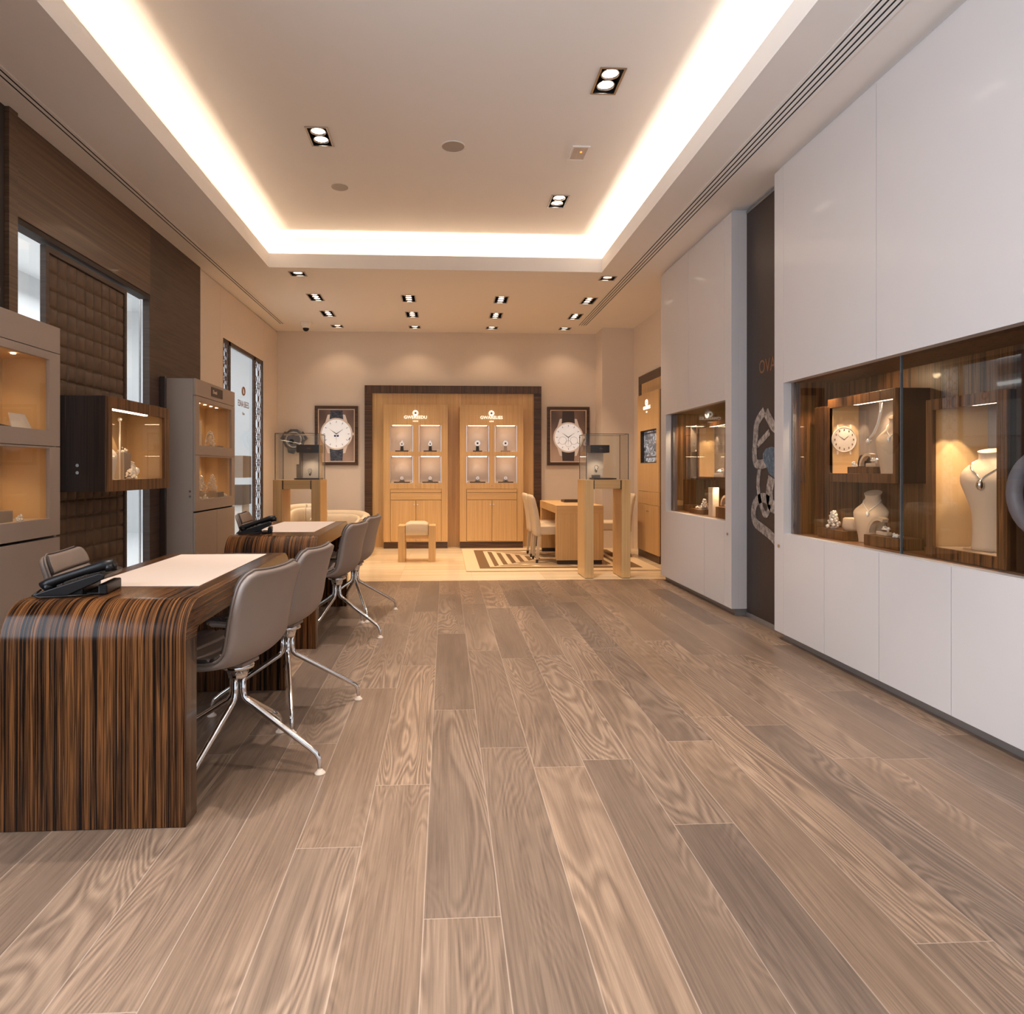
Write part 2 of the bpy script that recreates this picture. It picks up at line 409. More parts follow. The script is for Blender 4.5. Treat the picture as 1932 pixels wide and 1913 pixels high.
for y0, y1 in ((TY0-.015, TY0), (TY1, TY1+.015)): b.box(TX0, TX1, y0, y1, Z1+.012, Z1+.15)
struct(b.obj('trim_1', 'white'))
b = B()
for x0, x1 in ((TX0-D-.012, TX0-D), (TX1+D, TX1+D+.012)): b.box(x0, x1, TY0-D, TY1+D, Z1+.012, ZU+.012)
for y0, y1 in ((TY0-D-.012, TY0-D), (TY1+D, TY1+D+.012)): b.box(TX0-D-.012, TX1+D+.012, y0, y1, Z1+.012, ZU+.012)
struct(b.obj('trim_2', 'white'))
# walls
W0 = (-.95, 1.85, .7, 2.8); W1 = (4.17, 6.22, 0, 2.73); W2 = (7.97, 9.71, 0, 2.75)
struct(B().slab((-2.2, 10.62), (0, Z1), 'X', -2.69, -2.62, [W0, W1, (7.75, 10.1, 0, 2.78)]).obj('wall_left', 'wall'))
b = B()
b.slab((7.877, 9.732), (0, 3.325), 'X', -2.62, -2.6, [W2]); b.box(-2.62, -2.6, 7.244, 7.873, 0, 3.325); b.box(-2.62, -2.6, 9.736, 10.5, 0, 3.325)
struct(b.obj('wall_left', 'wall'))
struct(B().box(-2.62, -2.597, 4.17, 6.027, 2.74, 3.35).obj('trim_3', 'wenge_h', bev=.002))
struct(B().box(-2.62, -2.6, 6.03, 7.24, 0, 3.35).obj('trim_4', 'wenge_v'))
b = B(); b.box(-2.62, -2.575, 4.085, 4.166, 0, 3.35); b.m(1).box(-2.62, -2.6, 3.9, 4.08, 0, 3.35)
b.m(0).box(-2.62, -2.59, 1.9, 3.895, 0, 3.35).box(-2.62, -2.59, -2.1, 1.9, 2.82, 3.35)
struct(b.obj('trim_5', ['wenge_h', 'taupe_dark']))
b = B(); b.box(-2.69, -2.6, 4.175, 6.025, 2.70, 2.735); b.m(1).box(-2.66, -2.60, 6.022, 6.0295, 0, 2.70)
struct(b.obj('trim_6', ['taupe_dark', 'wenge_v']))
struct(B().box(-2.75, 2.95, 10.5, 10.62, 0, Z1).obj('wall_back', 'wall'))
struct(B().box(2.38, 2.865, 10.03, 10.5, 0, Z1).obj('wall_column', 'wall'))
struct(B().box(2.865, 2.95, -2.2, 10.5, 0, Z1).obj('wall_right', 'wall'))
struct(B().slab((-2.62, 2.865), (0, Z1), 'Y', -2.2, -2.1, [(-1.4, 2.3, 0, 3.05)]).obj('wall_front', 'wall'))
b = B(); b.box(1.3, 2.375, 10.485, 10.5, 0, .09).box(-2.6, -1.26, 10.485, 10.5, 0, .09)
struct(b.obj('baseboard_back', 'kick'))
# the mall beyond the left wall
struct(B().box(-6.4, -2.76, 1, 13, -.05, 0).obj('floor_outside', 'outside'))
struct(B().box(-6.4, -2.76, 1, 13, 4.2, 4.25).obj('ceiling_outside', 'outside'))
b = B(); b.box(-6.5, -6.4, 1, 13, 0, 4.2).m(1)
for z in (1.0, 2.6, 3.1): b.box(-6.4, -6.37, 1, 13, z, z+.22)
b.m(2)
for z in (2.9, 3.45): b.box(-6.4, -6.36, 1, 13, z, z+.07)
struct(b.obj('wall_outside', ['outside', 'outside_b', 'outside_led']))
struct(B().box(-6.5, -2.75, 13, 13.1, 0, 4.2).obj('wall_outside', 'outside'))
# windows in the left wall
w = struct(B().box(-2.682, -2.676, 4.2, 6.02, .02, 2.69).obj('window_1', 'glass'))
b = B(); b.box(-2.69, -2.66, 4.171, 4.195, 0, 2.69).box(-2.688, -2.672, 6.012, 6.02, 0, 2.69)
struct(b.obj('window_frame', 'steel', w))
b = B(); FR = 'wenge_v'
for y in (7.97, 8.185, 9.255, 9.665): b.box(-2.632, -2.602, y, y+(.07 if 8 < y < 9.5 else .03), .0, 2.75)
b.box(-2.632, -2.602, 7.97, 9.695, 2.70, 2.75)
w = struct(b.obj('window_2', FR))
struct(B().box(-2.640, -2.634, 8.255, 9.255, .02, 2.70).obj('glass_pane', 'glass', w))
# lattice strips
def lattice(y0, y1, z0, z1):
    b = B(); cy = (y0+y1)/2; wd = y1-y0; p = wd*1.05; z = z0+p/2; k = 0; x = -2.612
    t = .0042
    while z < z1+p/2:
        for s_ in (-1, 1):
            b.tube([(x, cy, z-p/2), (x, cy+s_*wd*.26, z-p*.28), (x, cy+s_*wd*.44, z), (x, cy+s_*wd*.26, z+p*.28), (x, cy, z+p/2)], t, 4)
            b.tube([(x, cy+s_*wd/2, z-p*.42), (x, cy+s_*wd*.2, z-p*.2), (x, cy+s_*wd*.14, z), (x, cy+s_*wd*.2, z+p*.2), (x, cy+s_*wd/2, z+p*.42)], t, 4)
            b.tube([(x, cy+s_*wd/2, z), (x, cy+s_*wd*.14, z)], t, 4); b.tube([(x, cy+s_*wd*.26, z-p*.28), (x, cy+s_*wd*.5, z-p*.18)], t, 4)
            b.tube([(x, cy+s_*wd*.26, z+p*.28), (x, cy+s_*wd*.5, z+p*.18)], t, 4); b.tube([(x, cy, z+s_*p*.33), (x, cy, z+s_*p*.5)], t, 4)
        b.ring((x, cy, z), wd*.14, t, 'X', 12, 4); b.ring((x, cy, z+p/2), wd*.10, t, 'X', 10, 4)
        z += p
    for y in (y0+.003, cy, y1-.003): b.tube([(x, y, z0), (x, y, z1)], .0045, 4)
    return b
LAT = mat('lattice_metal', (96, 76, 66), .5, .2)
struct(lattice(8.0, 8.185, .05, 2.70).obj('lattice_panel', LAT, w))
struct(lattice(9.325, 9.665, .05, 2.70).obj('lattice_panel', LAT, w))
dk = text('lettering', 'ESNA.BEES', .115, 'copper', (-2.632, 8.87, 2.05), ROT_LEFT, w, .001, .9)
text('lettering', 'Barn', .05, 'copper', (-2.632, 8.87, 1.93), ROT_LEFT, w, .001)
B().ring((-2.632, 8.87, 2.225), .05, .010, 'X', 20, 6).obj('emblem', 'copper', w)

t = thing('window_display', 'dark hooded display plinth seen through the lettered window', 'display stand', (-2.86, 9.4, 0))
B().box(-.12, .12, -.2, .2, 1.09, 1.39).obj('hood', 'beige_side', t); B().box(-.12, .12, -.2, .2, .72, .99).obj('plinth_top', 'plate', t); B().box(-.10, .10, -.17, .17, 0, .719).obj('column', 'outside', t); B().box(-.12, -.11, -.2, .2, .991, 1.089).obj('back_panel', 'beige_side', t)
# quilted leather sliding panel
t = thing('sliding_panel', 'tall sliding panel upholstered in quilted brown leather squares', 'wall panel', (-2.640, 5.09, 0))
b = B(); b.slab((-.56, .56), (0, 2.74-.06), 'X', -.02, .018, [(-.522, .522, .04, 2.64)])
b.obj('panel_frame', 'wenge_v', t)
b = B(); NC, NR, K = 9, 22, 6; cw, ch = 1.044/NC, 2.6/NR
FRC = (0, .05, .14, .5, .86, .95)
ys = [(-.522+(i//K)*cw+FRC[i % K]*cw) for i in range(NC*K)]+[.522]; zs = [(.04+(j//K)*ch+FRC[j % K]*ch) for j in range(NR*K)]+[2.64]
def puff(u): return {0: 0, .05: .45, .14: .78, .5: 1, .86: .78, .95: .45}[u]
rows = []
for j, z in enumerate(zs):
    rows.append([(-.004+.022*min(puff(FRC[i % K]), puff(FRC[j % K])), y, z) for i, y in enumerate(ys)])
b.grid(rows, True).obj('quilted_leather', 'quilt', t)

# ================================================================== CEILING FITTINGS
def downlight(name, label, x, y, z, n, group, power, round_=False, unseen=False, ang=78, col=WARM2, aim=None):
    t = thing(name, label, 'downlight', (x, y, z), 0, group)
    hw, hl = (.08, .155 if n == 3 else .075) if not round_ else (.075, .14)
    b = B(); b.slab((-hw-.010, hw+.010), (-hl-.010, hl+.010), 'Z', -.005, -.0005, [(-hw+.004, hw-.004, -hl+.004, hl-.004)])
    b.obj('trim_frame', 'steel', t)
    b = B(); b.box(-hw+.001, hw-.001, -hl+.001, hl-.001, .085, .09)
    b.box(-hw+.001, -hw+.004, -hl+.001, hl-.001, .001, .085).box(hw-.004, hw-.001, -hl+.001, hl-.001, .001, .085).box(-hw+.004, hw-.004, -hl+.001, -hl+.004, .001, .085).box(-hw+.004, hw-.004, hl-.004, hl-.001, .001, .085)
    b.obj('housing', 'matte_black', t)
    step = .098 if n == 3 else .125; R = {1: .056, 2: .060, 3: .046}[n]
    for k in range(n):
        cy = (k-(n-1)/2)*step
        o = B().lathe([(R*.84, .040), (R*.86, .006), (R, .004), (R, .010), (R*.9, .07)], (0, cy, 0), 20, caps=False).obj('lamp', 'chrome', t)
        B().lathe([(R*.83, .014), (R*.83, .020)], (0, cy, 0), 20).obj('bulb_face', 'lamp', o)
    spot('bulb_light', (0, 0, -.012), power, col, ang, .6, .035, aim, t)
    return t
rowname = {0: 'front row near the cove', 1: 'second row over the marble', 2: 'third row over the marble', 3: 'back row beside the rear wall'}
colname = {-1.615: 'left end of', -.458: 'centre left in', .706: 'centre right in', 1.822: 'right end of'}
PW = {0: 22, 1: 64, 2: 64, 3: 6}
for x, y, n in DL:
    r = [q[0] for q in ROWS].index(y)
    downlight('recessed_downlight', '%s square recessed ceiling downlight, %s the %s' % ({1: 'single lamp', 3: 'triple lamp'}[n], colname[x], rowname[r]), x, y, Z1, n, 'recessed downlights over the marble area', PW[r], ang=80 if r != 3 else 110)
for k, (x, y) in enumerate(TW):
    lab = ['on the left of the raised ceiling', 'nearest pair on the right of raised ceiling', 'farthest right, behind the emergency light', 'over the front desk', 'above the near right vitrine', 'nearest the shop front on the left'][k]
    downlight('twin_downlight', 'recessed twin spotlight with two bright lamps, '+lab, x, y, ZU, 2, 'twin spotlights in the raised ceiling', 180, True, ang=64, col=(1, .90, .80), aim=(.12 if x < 0 else -.1, -.15, -3) )
t = thing('ceiling_speaker', 'large round flush ceiling speaker grille in raised ceiling', 'speaker', (.062, 5.229, ZU), 0, 'round ceiling grilles')
B().lathe([(.098, -.001), (.098, -.006), (.088, -.007), (.088, -.002)], n=36, caps=False).obj('rim', 'white', t)
B().lathe([(.087, -.001), (.087, -.004)], n=36).obj('grille', mat('grille_mesh', (176, 164, 152), .8), t)
t = thing('ceiling_speaker', 'small round flush ceiling cover near the cove', 'speaker', (-.943, 6.037, ZU), 0, 'round ceiling grilles')
B().lathe([(.074, -.001), (.074, -.004)], n=30).obj('grille', mat('grille_plate', (180, 170, 160), .7), t)
t = thing('emergency_light', 'small square emergency light panel flush in raised ceiling', 'emergency light', (1.064, 5.284, ZU))
B().slab((-.07, .07), (-.12, .12), 'Z', -.012, -.001, [(-.056, .056, -.105, .105)]).obj('frame', 'white', t)
b = B(); b.box(-.055, .055, -.104, .104, -.006, -.002)
for k in range(4): b.box(-.04+.022*k, -.032+.022*k, -.095, .095, -.009, -.006)
b.obj('diffuser', mat('translucent_cover', (214, 200, 186), .35), t)
B().ball((.012, -.03, -.008), .009).obj('indicator_lamp', mat('amber_lamp', (255, 170, 90), .4, emit=1.2, ecol=(255, 150, 60)), t)
t = thing('security_camera', 'small white dome security camera on ceiling near rear left corner', 'security camera', (-2.03, 9.86, Z1))
B().lathe([(.078, 0), (.08, -.012), (.07, -.045), (.052, -.085), (.046, -.088)], n=28, caps=False).obj('housing', 'white', t)
B().lathe([(.046, -.082), (.046, -.092), (.038, -.115), (.02, -.130), (.001, -.133)], n=24).obj('dome', 'black', t)
def diffuser(label, x0, n, y1):
    t = thing('slot_diffuser', label, 'air vent', (x0, 0, Z1))
    wd = .033*(n-1)
    b = B(); holes = [(k*.033-.0065, k*.033+.0065, TY0-.2, y1) for k in range(n)]
    b.slab((-.028, wd+.028), (-1.9, y1+.02), 'Z', -.004, -.0005, holes); b.obj('frame', 'white', t)
    for k in range(n): B().box(k*.033-.006, k*.033+.006, TY0-.2, y1-.001, -.0018, -.0006).obj('slot', 'matte_black', t)
diffuser('long two-slot linear air diffuser in ceiling along the brown panelled wall', -2.42, 2, 9.98)
diffuser('long four-slot linear air diffuser in ceiling along white display wall', 1.992, 4, 9.87)

# ================================================================== ZEBRANO DESKS
def desk(label):
    t = thing('reception_desk', label, 'desk', (-1.17, 2.285, 0), 0, 'glossy striped waterfall desks')
    L, H_, T, R, r = 1.495, .75, .10, .125, .03
    out, inn = [(0, 0)], [(T, 0)]
    def arc(cy, cz, rad, a0, a1, n=10): return [(cy+rad*math.cos(a0+(a1-a0)*k/n), cz+rad*math.sin(a0+(a1-a0)*k/n)) for k in range(n+1)]
    out += arc(R, H_-R, R, PI, PI/2); inn += arc(T+r, H_-T-r, r, PI, PI/2)
    out += arc(L-R, H_-R, R, PI/2, 0); inn += arc(L-T-r, H_-T-r, r, PI/2, 0)
    out.append((L, 0)); inn.append((L-T, 0))
    b = B(); X = .302; N = len(out)
    vo = [[b.bm.verts.new((sx, p[0], p[1])) for p in out] for sx in (-X, X)]; vi = [[b.bm.verts.new((sx, p[0], p[1])) for p in inn] for sx in (-X, X)]
    for i in range(N-1):
        flat = i in (0, N//2-1, N-2)
        b.m(0); b.face([vo[0][i], vo[1][i], vo[1][i+1], vo[0][i+1]], True); b.face([vi[0][i], vi[0][i+1], vi[1][i+1], vi[1][i]], True)
        b.m(2 if (i == 0 or i == N-2) else 1)
        for s_ in (0, 1): b.face([vo[s_][i], vo[s_][i+1], vi[s_][i+1], vi[s_][i]])
    b.m(0)
    for i in (0, N-1): b.face([vo[0][i], vi[0][i], vi[1][i], vo[1][i]])
    o = b.obj('waterfall_body', ['zebra', 'zebra_z', 'zebra_y'], t, bev=.003, loc=None)
    for p in o.data.polygons: p.use_smooth = True
    try: o.modifiers['bevel'].harden_normals = True
    except Exception: pass
    B().box(-.222, .222, .345, 1.315, .7502, .7525).obj('leather_inlay', 'inlay', t, bev=.0008)
    b = B(); b.box(-.296, .296, .004, T-.004, -.0, .003); 
    b = B(); b.box(-.26, .26, T+.001, T+.02, .08, .60).obj('modesty_panel', 'walnut_dark', t)
    return t
d1 = desk('nearest glossy striped zebrano waterfall desk, in front left of the shop')
d2 = dup(d1, (-1.165, 4.515, 0), 0, 'second glossy striped zebrano desk, behind the nearest one', 'glossy striped waterfall desks')

# ================================================================== SHELL CHAIRS
PROF = [(.312, .437), (.306, .452), (.285, .461), (.23, .462), (.16, .457), (.08, .450), (.0, .448), (-.052, .456), (-.087, .478), (-.110, .515), (-.123, .57), (-.132, .64), (-.142, .70), (-.154, .755), (-.168, .793), (-.178, .811)]
def resample(P, n):
    d = [0]
    for a, b_ in zip(P, P[1:]): d.append(d[-1]+math.dist(a, b_))
    res = []
    for k in range(n):
        s_ = d[-1]*k/(n-1); i = max(j for j in range(len(d)) if d[j] <= s_+1e-9); i = min(i, len(P)-2); f_ = (s_-d[i])/(d[i+1]-d[i])
        res.append((P[i][0]+(P[i+1][0]-P[i][0])*f_, P[i][1]+(P[i+1][1]-P[i][1])*f_, s_, d[-1]))
    return res
def smooth_prof(P):
    Q = []
    for i in range(len(P)-1):
        p0, p1, p2, p3 = P[max(i-1, 0)], P[i], P[i+1], P[min(i+2, len(P)-1)]
        for k in range(4):
            u = k/4
            Q.append(tuple(.5*(2*p1[a]+(p2[a]-p0[a])*u+(2*p0[a]-5*p1[a]+4*p2[a]-p3[a])*u*u+(3*p1[a]-p0[a]-3*p2[a]+p3[a])*u**3) for a in (0, 1)))
    return Q+[P[-1]]
SPA = resample(smooth_prof(PROF), 56); SPB = resample(smooth_prof(PROF), 240)
def chair_surface(off, shrink=0.0, ridges=False, nu=17, hi=False):
    SP = SPB if hi else SPA
    rows = []; n = len(SP)
    for i, (x, z, s_, L) in enumerate(SP):
        a = SP[max(i-1, 0)]; c = SP[min(i+1, n-1)]; tx, tz = c[0]-a[0], c[1]-a[1]; l = math.hypot(tx, tz); nx, nz = -tz/l, tx/l   # towards sitter
        nx, nz = -nx*-1, nz
        nx, nz = (tz/l, -tx/l)
        f_ = s_/L
        w = .218+.014*math.sin(min(1, f_/.55)*PI) if f_ < .55 else .218-.002*(f_-.55)/.45
        w -= shrink
        e = .065-shrink*.4; d = L-s_-shrink*.0
        if d < e: w = w-e+math.sqrt(max(0, e*e-(e-d)**2))
        e2 = .06
        if s_ < e2: w = w-e2+math.sqrt(max(0, e2*e2-(e2-s_)**2))
        w = max(w, .06)
        curve = .030*min(1, max(.25, f_*1.6))*(1-.55*max(0, (f_-.72)/.28))
        rg = 0
        if ridges:
            ph = (s_/.085) % 1.0; rg = -.011*math.exp(-((min(ph, 1-ph))*.085/.0065)**2)
        row = []
        for k in range(nu):
            u = -1+2*k/(nu-1); lift = curve*abs(u)**2.4+off+rg
            row.append((x+nx*lift, u*w, z+nz*lift))
        rows.append(row)
    return rows
def solid(b, top, bot, seams=False):
    n, m_ = len(top), len(top[0])
    T = [[b.bm.verts.new(p) for p in r] for r in top]; Q = [[b.bm.verts.new(p) for p in r] for r in bot]
    for i in range(n-1):
        if seams: s0 = SPB[i][2]/.085 % 1; b.m(1 if min(s0, 1-s0)*.085 < .0042 else 0)
        for k in range(m_-1):
            b.face([T[i][k], T[i][k+1], T[i+1][k+1], T[i+1][k]], True); b.face([Q[i][k], Q[i+1][k], Q[i+1][k+1], Q[i][k+1]], True)
    for i in range(n-1):
        b.face([T[i][0], T[i+1][0], Q[i+1][0], Q[i][0]], True); b.face([T[i][-1], Q[i][-1], Q[i+1][-1], T[i+1][-1]], True)
    for k in range(m_-1):
        b.face([T[0][k], Q[0][k], Q[0][k+1], T[0][k+1]], True); b.face([T[-1][k], T[-1][k+1], Q[-1][k+1], Q[-1][k]], True)
    return b
def shell_chair(label, loc, rz, base, group):
    t = thing('swivel_chair', label, 'chair', loc, rz, group)
    solid(B(), chair_surface(.003), chair_surface(-.020)).obj('outer_shell', 'chair', t)
    solid(B(), chair_surface(.022, .012, True, 21, True), chair_surface(.001, .008, False, 21, True), True).obj('padded_seat', ['chair_in', 'taupe_dark'], t)
    R1 = chair_surface(.005, .001)
    path = [r[0] for r in R1]+[R1[-1][k] for k in range(1, 16, 1)]+[r[-1] for r in R1[::-1]]
    B().tube(path, .0055, 6).obj('piping', 'pipe', t)
    b = B(); b.lathe([(.055, .424), (.064, .412), (.064, .402), (.045, .395), (.038, .37), (.038, .362)], n=24)
    b.obj('swivel_hub', 'chrome', t)
    B().box(-.06, .13, -.06, .06, .419, .434).obj('mount_plate', 'chair', t, bev=.004)
    for k in range(4):
        a = base-rz+k*PI/2; c_, s_ = math.cos(a), math.sin(a)
        P = [(.022, .385), (.022, .31), (.026, .285), (.040, .268), (.070, .250), (.315, .098), (.340, .080), (.352, .058), (.355, .03), (.355, .016)]
        lg = B().tube([(r*c_, r*s_, z) for r, z in P], [.0125]*5+[.0115, .011, .010, .009, .009], 12).obj('leg', 'chrome', t)
        B().lathe([(.010, .020), (.012, .014), (.021, .006), (.022, 0)], (.355*c_, .355*s_, 0), 18).obj('foot_glide', 'ivory', lg)
    return t
G = 'grey shell chairs at the zebrano desks'
R_ = math.radians
shell_chair('nearest taupe shell chair with chrome star legs, at front desk', (-.838, 2.75, 0), PI-R_(15), R_(-14), G)
shell_chair('second taupe shell chair at the front desk, beside the second desk end', (-.794, 3.413, 0), PI-R_(10), R_(16), G)
shell_chair('taupe shell chair at the near end of second desk', (-.79, 4.93, 0), PI-R_(12), R_(-23), G)
shell_chair('farthest taupe shell chair, at the marble end of second desk', (-.752, 5.61, 0), PI-R_(10), R_(23), G)
shell_chair('taupe chair on the staff side of front desk, behind phone', (-1.64, 3.25, 0), R_(8), R_(20), G)
shell_chair('taupe chair on the staff side of second desk, behind far phone', (-1.63, 6.0, 0), R_(4), R_(35), G)

# ================================================================== TELEPHONES
def phone(label, loc, rz):
    t = thing('desk_telephone', label, 'telephone', loc, rz, 'black desk telephones'); t.scale = (1, 1, .84)
    # the user sits on the local -X side; the body rises towards +X
    b = B(); b.poly([(-.125, -.10, .004), (-.125, -.10, .014), (.085, -.10, .095), (.105, -.10, .088), (.10, -.10, .07), (-.02, -.10, .004)], (0, .2, 0))
    b.obj('body', 'black', t, bev=.004)
    b = B(); b.box(-.03, .03, -.09, .09, .0, .035); b.box(.035, .10, -.08, .08, .0, .012); b.box(.075, .105, -.08, .08, .0, .045)
    b.obj('stand', 'black', t, bev=.006)
    def on(x, h=.0): return .014+(x+.125)*(.081/.21)+h
    k = B()
    for i in range(4):
        for j in range(3):
            x = -.085+i*.024; y = -.005+j*.026
            k.poly([(x, y, on(x)-.002), (x+.015, y, on(x+.015)-.002), (x+.015, y, on(x+.015)+.006), (x, y, on(x)+.006)], (0, .017, 0))
    k.obj('keypad', 'grey_plastic', t)
    b = B(); b.poly([(.025, -.01, on(.025)-.002), (.075, -.01, on(.075)-.002), (.078, -.01, on(.078)+.012), (.025, -.01, on(.025)+.008)], (0, .095, 0)); b.obj('display', 'grey_plastic', t)
    b = B(); y = -.065
    P = [(-.108, .040), (-.085, .056), (-.03, .080), (.03, .103), (.09, .124), (.128, .130)]
    b.tube([(x, y, z) for x, z in P], [.021, .021, .018, .018, .023, .021], 14)
    b.tube([(-.095, y, .050), (-.082, y, .028)], [.022, .020], 12); b.tube([(.112, y, .130), (.116, y, .100)], [.024, .021], 12)
    b.obj('handset', 'black', t)
    cd = B().tube([(-.11, -.075, .03), (-.13, -.095, .008), (-.10, -.115, .006), (-.03, -.118, .006), (.06, -.108, .008)], .004, 6).obj('cord', 'black', t)
    return t
phone('black desk telephone on near end of the front desk', (-1.33, 2.53, .7505), R_(8))
phone('black desk telephone on near end of the second desk', (-1.34, 4.84, .7505), R_(12))
# ================================================================== JEWELLERY AND STANDS
def riser(label, x, y, z, w, d, h, m='walnut_v', name='display_riser', group=None, rz=0, bev=.002):
    o = B().box(-w/2, w/2, -d/2, d/2, 0, h).obj(name, m, bev=bev, loc=(x, y, z)); o.rotation_euler = (0, 0, rz)
    return tag(o, label, 'display block', group)
def ell_rows(prof, n=28):
    rows = []
    for z, a, d, ox in prof:
        rows.append([(ox+d*math.cos(2*PI*k/n), a*math.sin(2*PI*k/n), z) for k in range(n)])
    return rows
def sm_prof(P, k=4):
    Q = []
    for i in range(len(P)-1):
        p0, p1, p2, p3 = P[max(i-1, 0)], P[i], P[i+1], P[min(i+2, len(P)-1)]
        for j in range(k):
            u = j/k; Q.append(tuple(.5*(2*p1[a]+(p2[a]-p0[a])*u+(2*p0[a]-5*p1[a]+4*p2[a]-p3[a])*u*u+(3*p1[a]-p0[a]-3*p2[a]+p3[a])*u**3) for a in range(len(P[0]))))
    return Q+[P[-1]]
def bust(label, loc, rz, sc, kind='short', m='bust', chain='diamond', pend=.012):
    t = thing('necklace_bust', label, 'jewellery bust', loc, rz)
    if kind == 'short':
        P = [(0, .064, .044, .006), (.03, .066, .046, .008), (.09, .076, .047, .012), (.15, .092, .044, .008), (.178, .095, .040, .0), (.200, .082, .037, -.010), (.222, .059, .036, -.018), (.244, .045, .036, -.023), (.268, .041, .038, -.026), (.288, .047, .043, -.027)]
        tilt = .38; NB = [(.272, .0), (.24, .052), (.20, .05), (.17, .034), (.15, .0)]
    else:
        P = [(0, .078, .050, 0), (.10, .072, .048, 0), (.20, .078, .052, .002), (.29, .104, .062, .010), (.345, .122, .066, .012), (.395, .120, .056, .004), (.43, .092, .046, -.008), (.455, .058, .042, -.014), (.48, .050, .042, -.016), (.505, .056, .047, -.018)]
        tilt = .25; NB = None
    rows = ell_rows(sm_prof(P)); top = P[-1][0]; neck = P[-3][0]
    R = []
    for r in rows:
        z = r[0][2]; f_ = max(0, (z-neck)/(top-neck)) if z > neck else 0
        R.append([(p[0]*sc, p[1]*sc, (p[2]-f_*tilt*(p[0]-P[-1][3]))*sc) for p in r])
    b = B().grid(R, True, True, True); b.obj('bust_form', m, t)
    # necklace laid on the front (+x) side
    Q = sm_prof(P, 6); pts = []
    lo = .62*top if kind == 'short' else .70*top; hi = neck+.006
    def at(z):
        for a, c in zip(Q, Q[1:]):
            if a[0] <= z <= c[0]:
                u = (z-a[0])/(c[0]-a[0]+1e-9); return [a[k]+(c[k]-a[k])*u for k in range(4)]
        return Q[-1]
    for i in range(25):
        s_ = -1+2*i/24; z = lo+(hi-lo)*abs(s_)**.85
        _, a, d, ox = at(z); ang = s_*PI*.52*(.35+.65*abs(s_)); pts.append(((ox+(d+.002)*math.cos(ang))*sc, (a+.002)*math.sin(ang)*sc, z*sc))
    nk = B().tube(pts, .0028, 6).obj('necklace', chain, t)
    mid = pts[12]
    B().ball((mid[0]+.006, mid[1], mid[2]-pend*1.1), pend, 10, 1.5).obj('pendant', chain, nk)
    return t
def sparkle(label, loc, h, r, n, seed, name='jewelled_tree', cat='jewellery display', base='taupe', rz=0):
    rnd = random.Random(seed); t = thing(name, label, cat, loc, rz)
    b = B(); b.tube([(0, 0, 0), (0, 0, h*.9)], .004, 5)
    for k in range(n):
        u = (k+.5)/n; z = h*(.12+.86*u); rr = r*(1-u*.8)*(.6+.4*rnd.random()); a = k*2.399+rnd.random()
        p = (rr*math.cos(a), rr*math.sin(a), z)
        b.tube([(0, 0, z-.012), p], .0018, 4, False)
        bmesh.ops.create_icosphere(b.bm, subdivisions=1, radius=.008+.006*rnd.random(), matrix=Matrix.Translation(p))
    b.obj('jewels', 'diamond', t)
    B().lathe([(r*.6, 0), (r*.6, .012), (.008, .018)], n=16).obj('base', base, t)
    return t
def pile(label, loc, w, d, n, seed, name='jewellery_piece', cat='jewellery', gr=.009):
    rnd = random.Random(seed); b = B()
    for k in range(n):
        a = rnd.random()*2*PI; q = rnd.random()**.5; rr = gr*(.6+.6*rnd.random())
        p = (w/2*q*math.cos(a), d/2*q*math.sin(a), rr+.022*(1-q)*rnd.random()*2)
        bmesh.ops.create_icosphere(b.bm, subdivisions=1, radius=rr, matrix=Matrix.Translation(p))
    b.ring((0, 0, .004), w*.36, .003, 'Z', 16, 5, d/w)
    return tag(b.obj(name, 'diamond', loc=loc), label, cat)
def arch(label, loc, rz, R=.085, wd=.03, m='bust', gems=True):
    t = thing('bracelet_stand', label, 'bracelet stand', loc, rz)
    rows = []
    for i in range(17):
        a = PI*.02+PI*.62*i/16; ro, ri = R, R*.80
        rows.append([(-ro*math.cos(a), -wd/2, ro*math.sin(a)), (-ro*math.cos(a), wd/2, ro*math.sin(a)), (-ri*math.cos(a), wd/2, ri*math.sin(a)), (-ri*math.cos(a), -wd/2, ri*math.sin(a))])
    B().grid(rows, False, True, True).obj('arch', m, t)
    B().box(-.02, .075, -wd*.5, wd*.5, 0, .022).obj('pad', m, t, bev=.004)
    if gems:
        b = B(); rnd = random.Random(3)
        for k in range(9):
            bmesh.ops.create_icosphere(b.bm, subdivisions=1, radius=.009, matrix=Matrix.Translation((.03+.05*rnd.random(), -.012+.024*rnd.random(), .03+.02*rnd.random())))
        b.ring((.05, 0, .038), .022, .004, 'Z', 16, 6); b.obj('bracelet', 'diamond', t)
    return t
def led(name, x0, x1, y0, y1, z, parent):
    return B().box(x0, x1, y0, y1, z, z+.008).obj(name, 'led', parent)

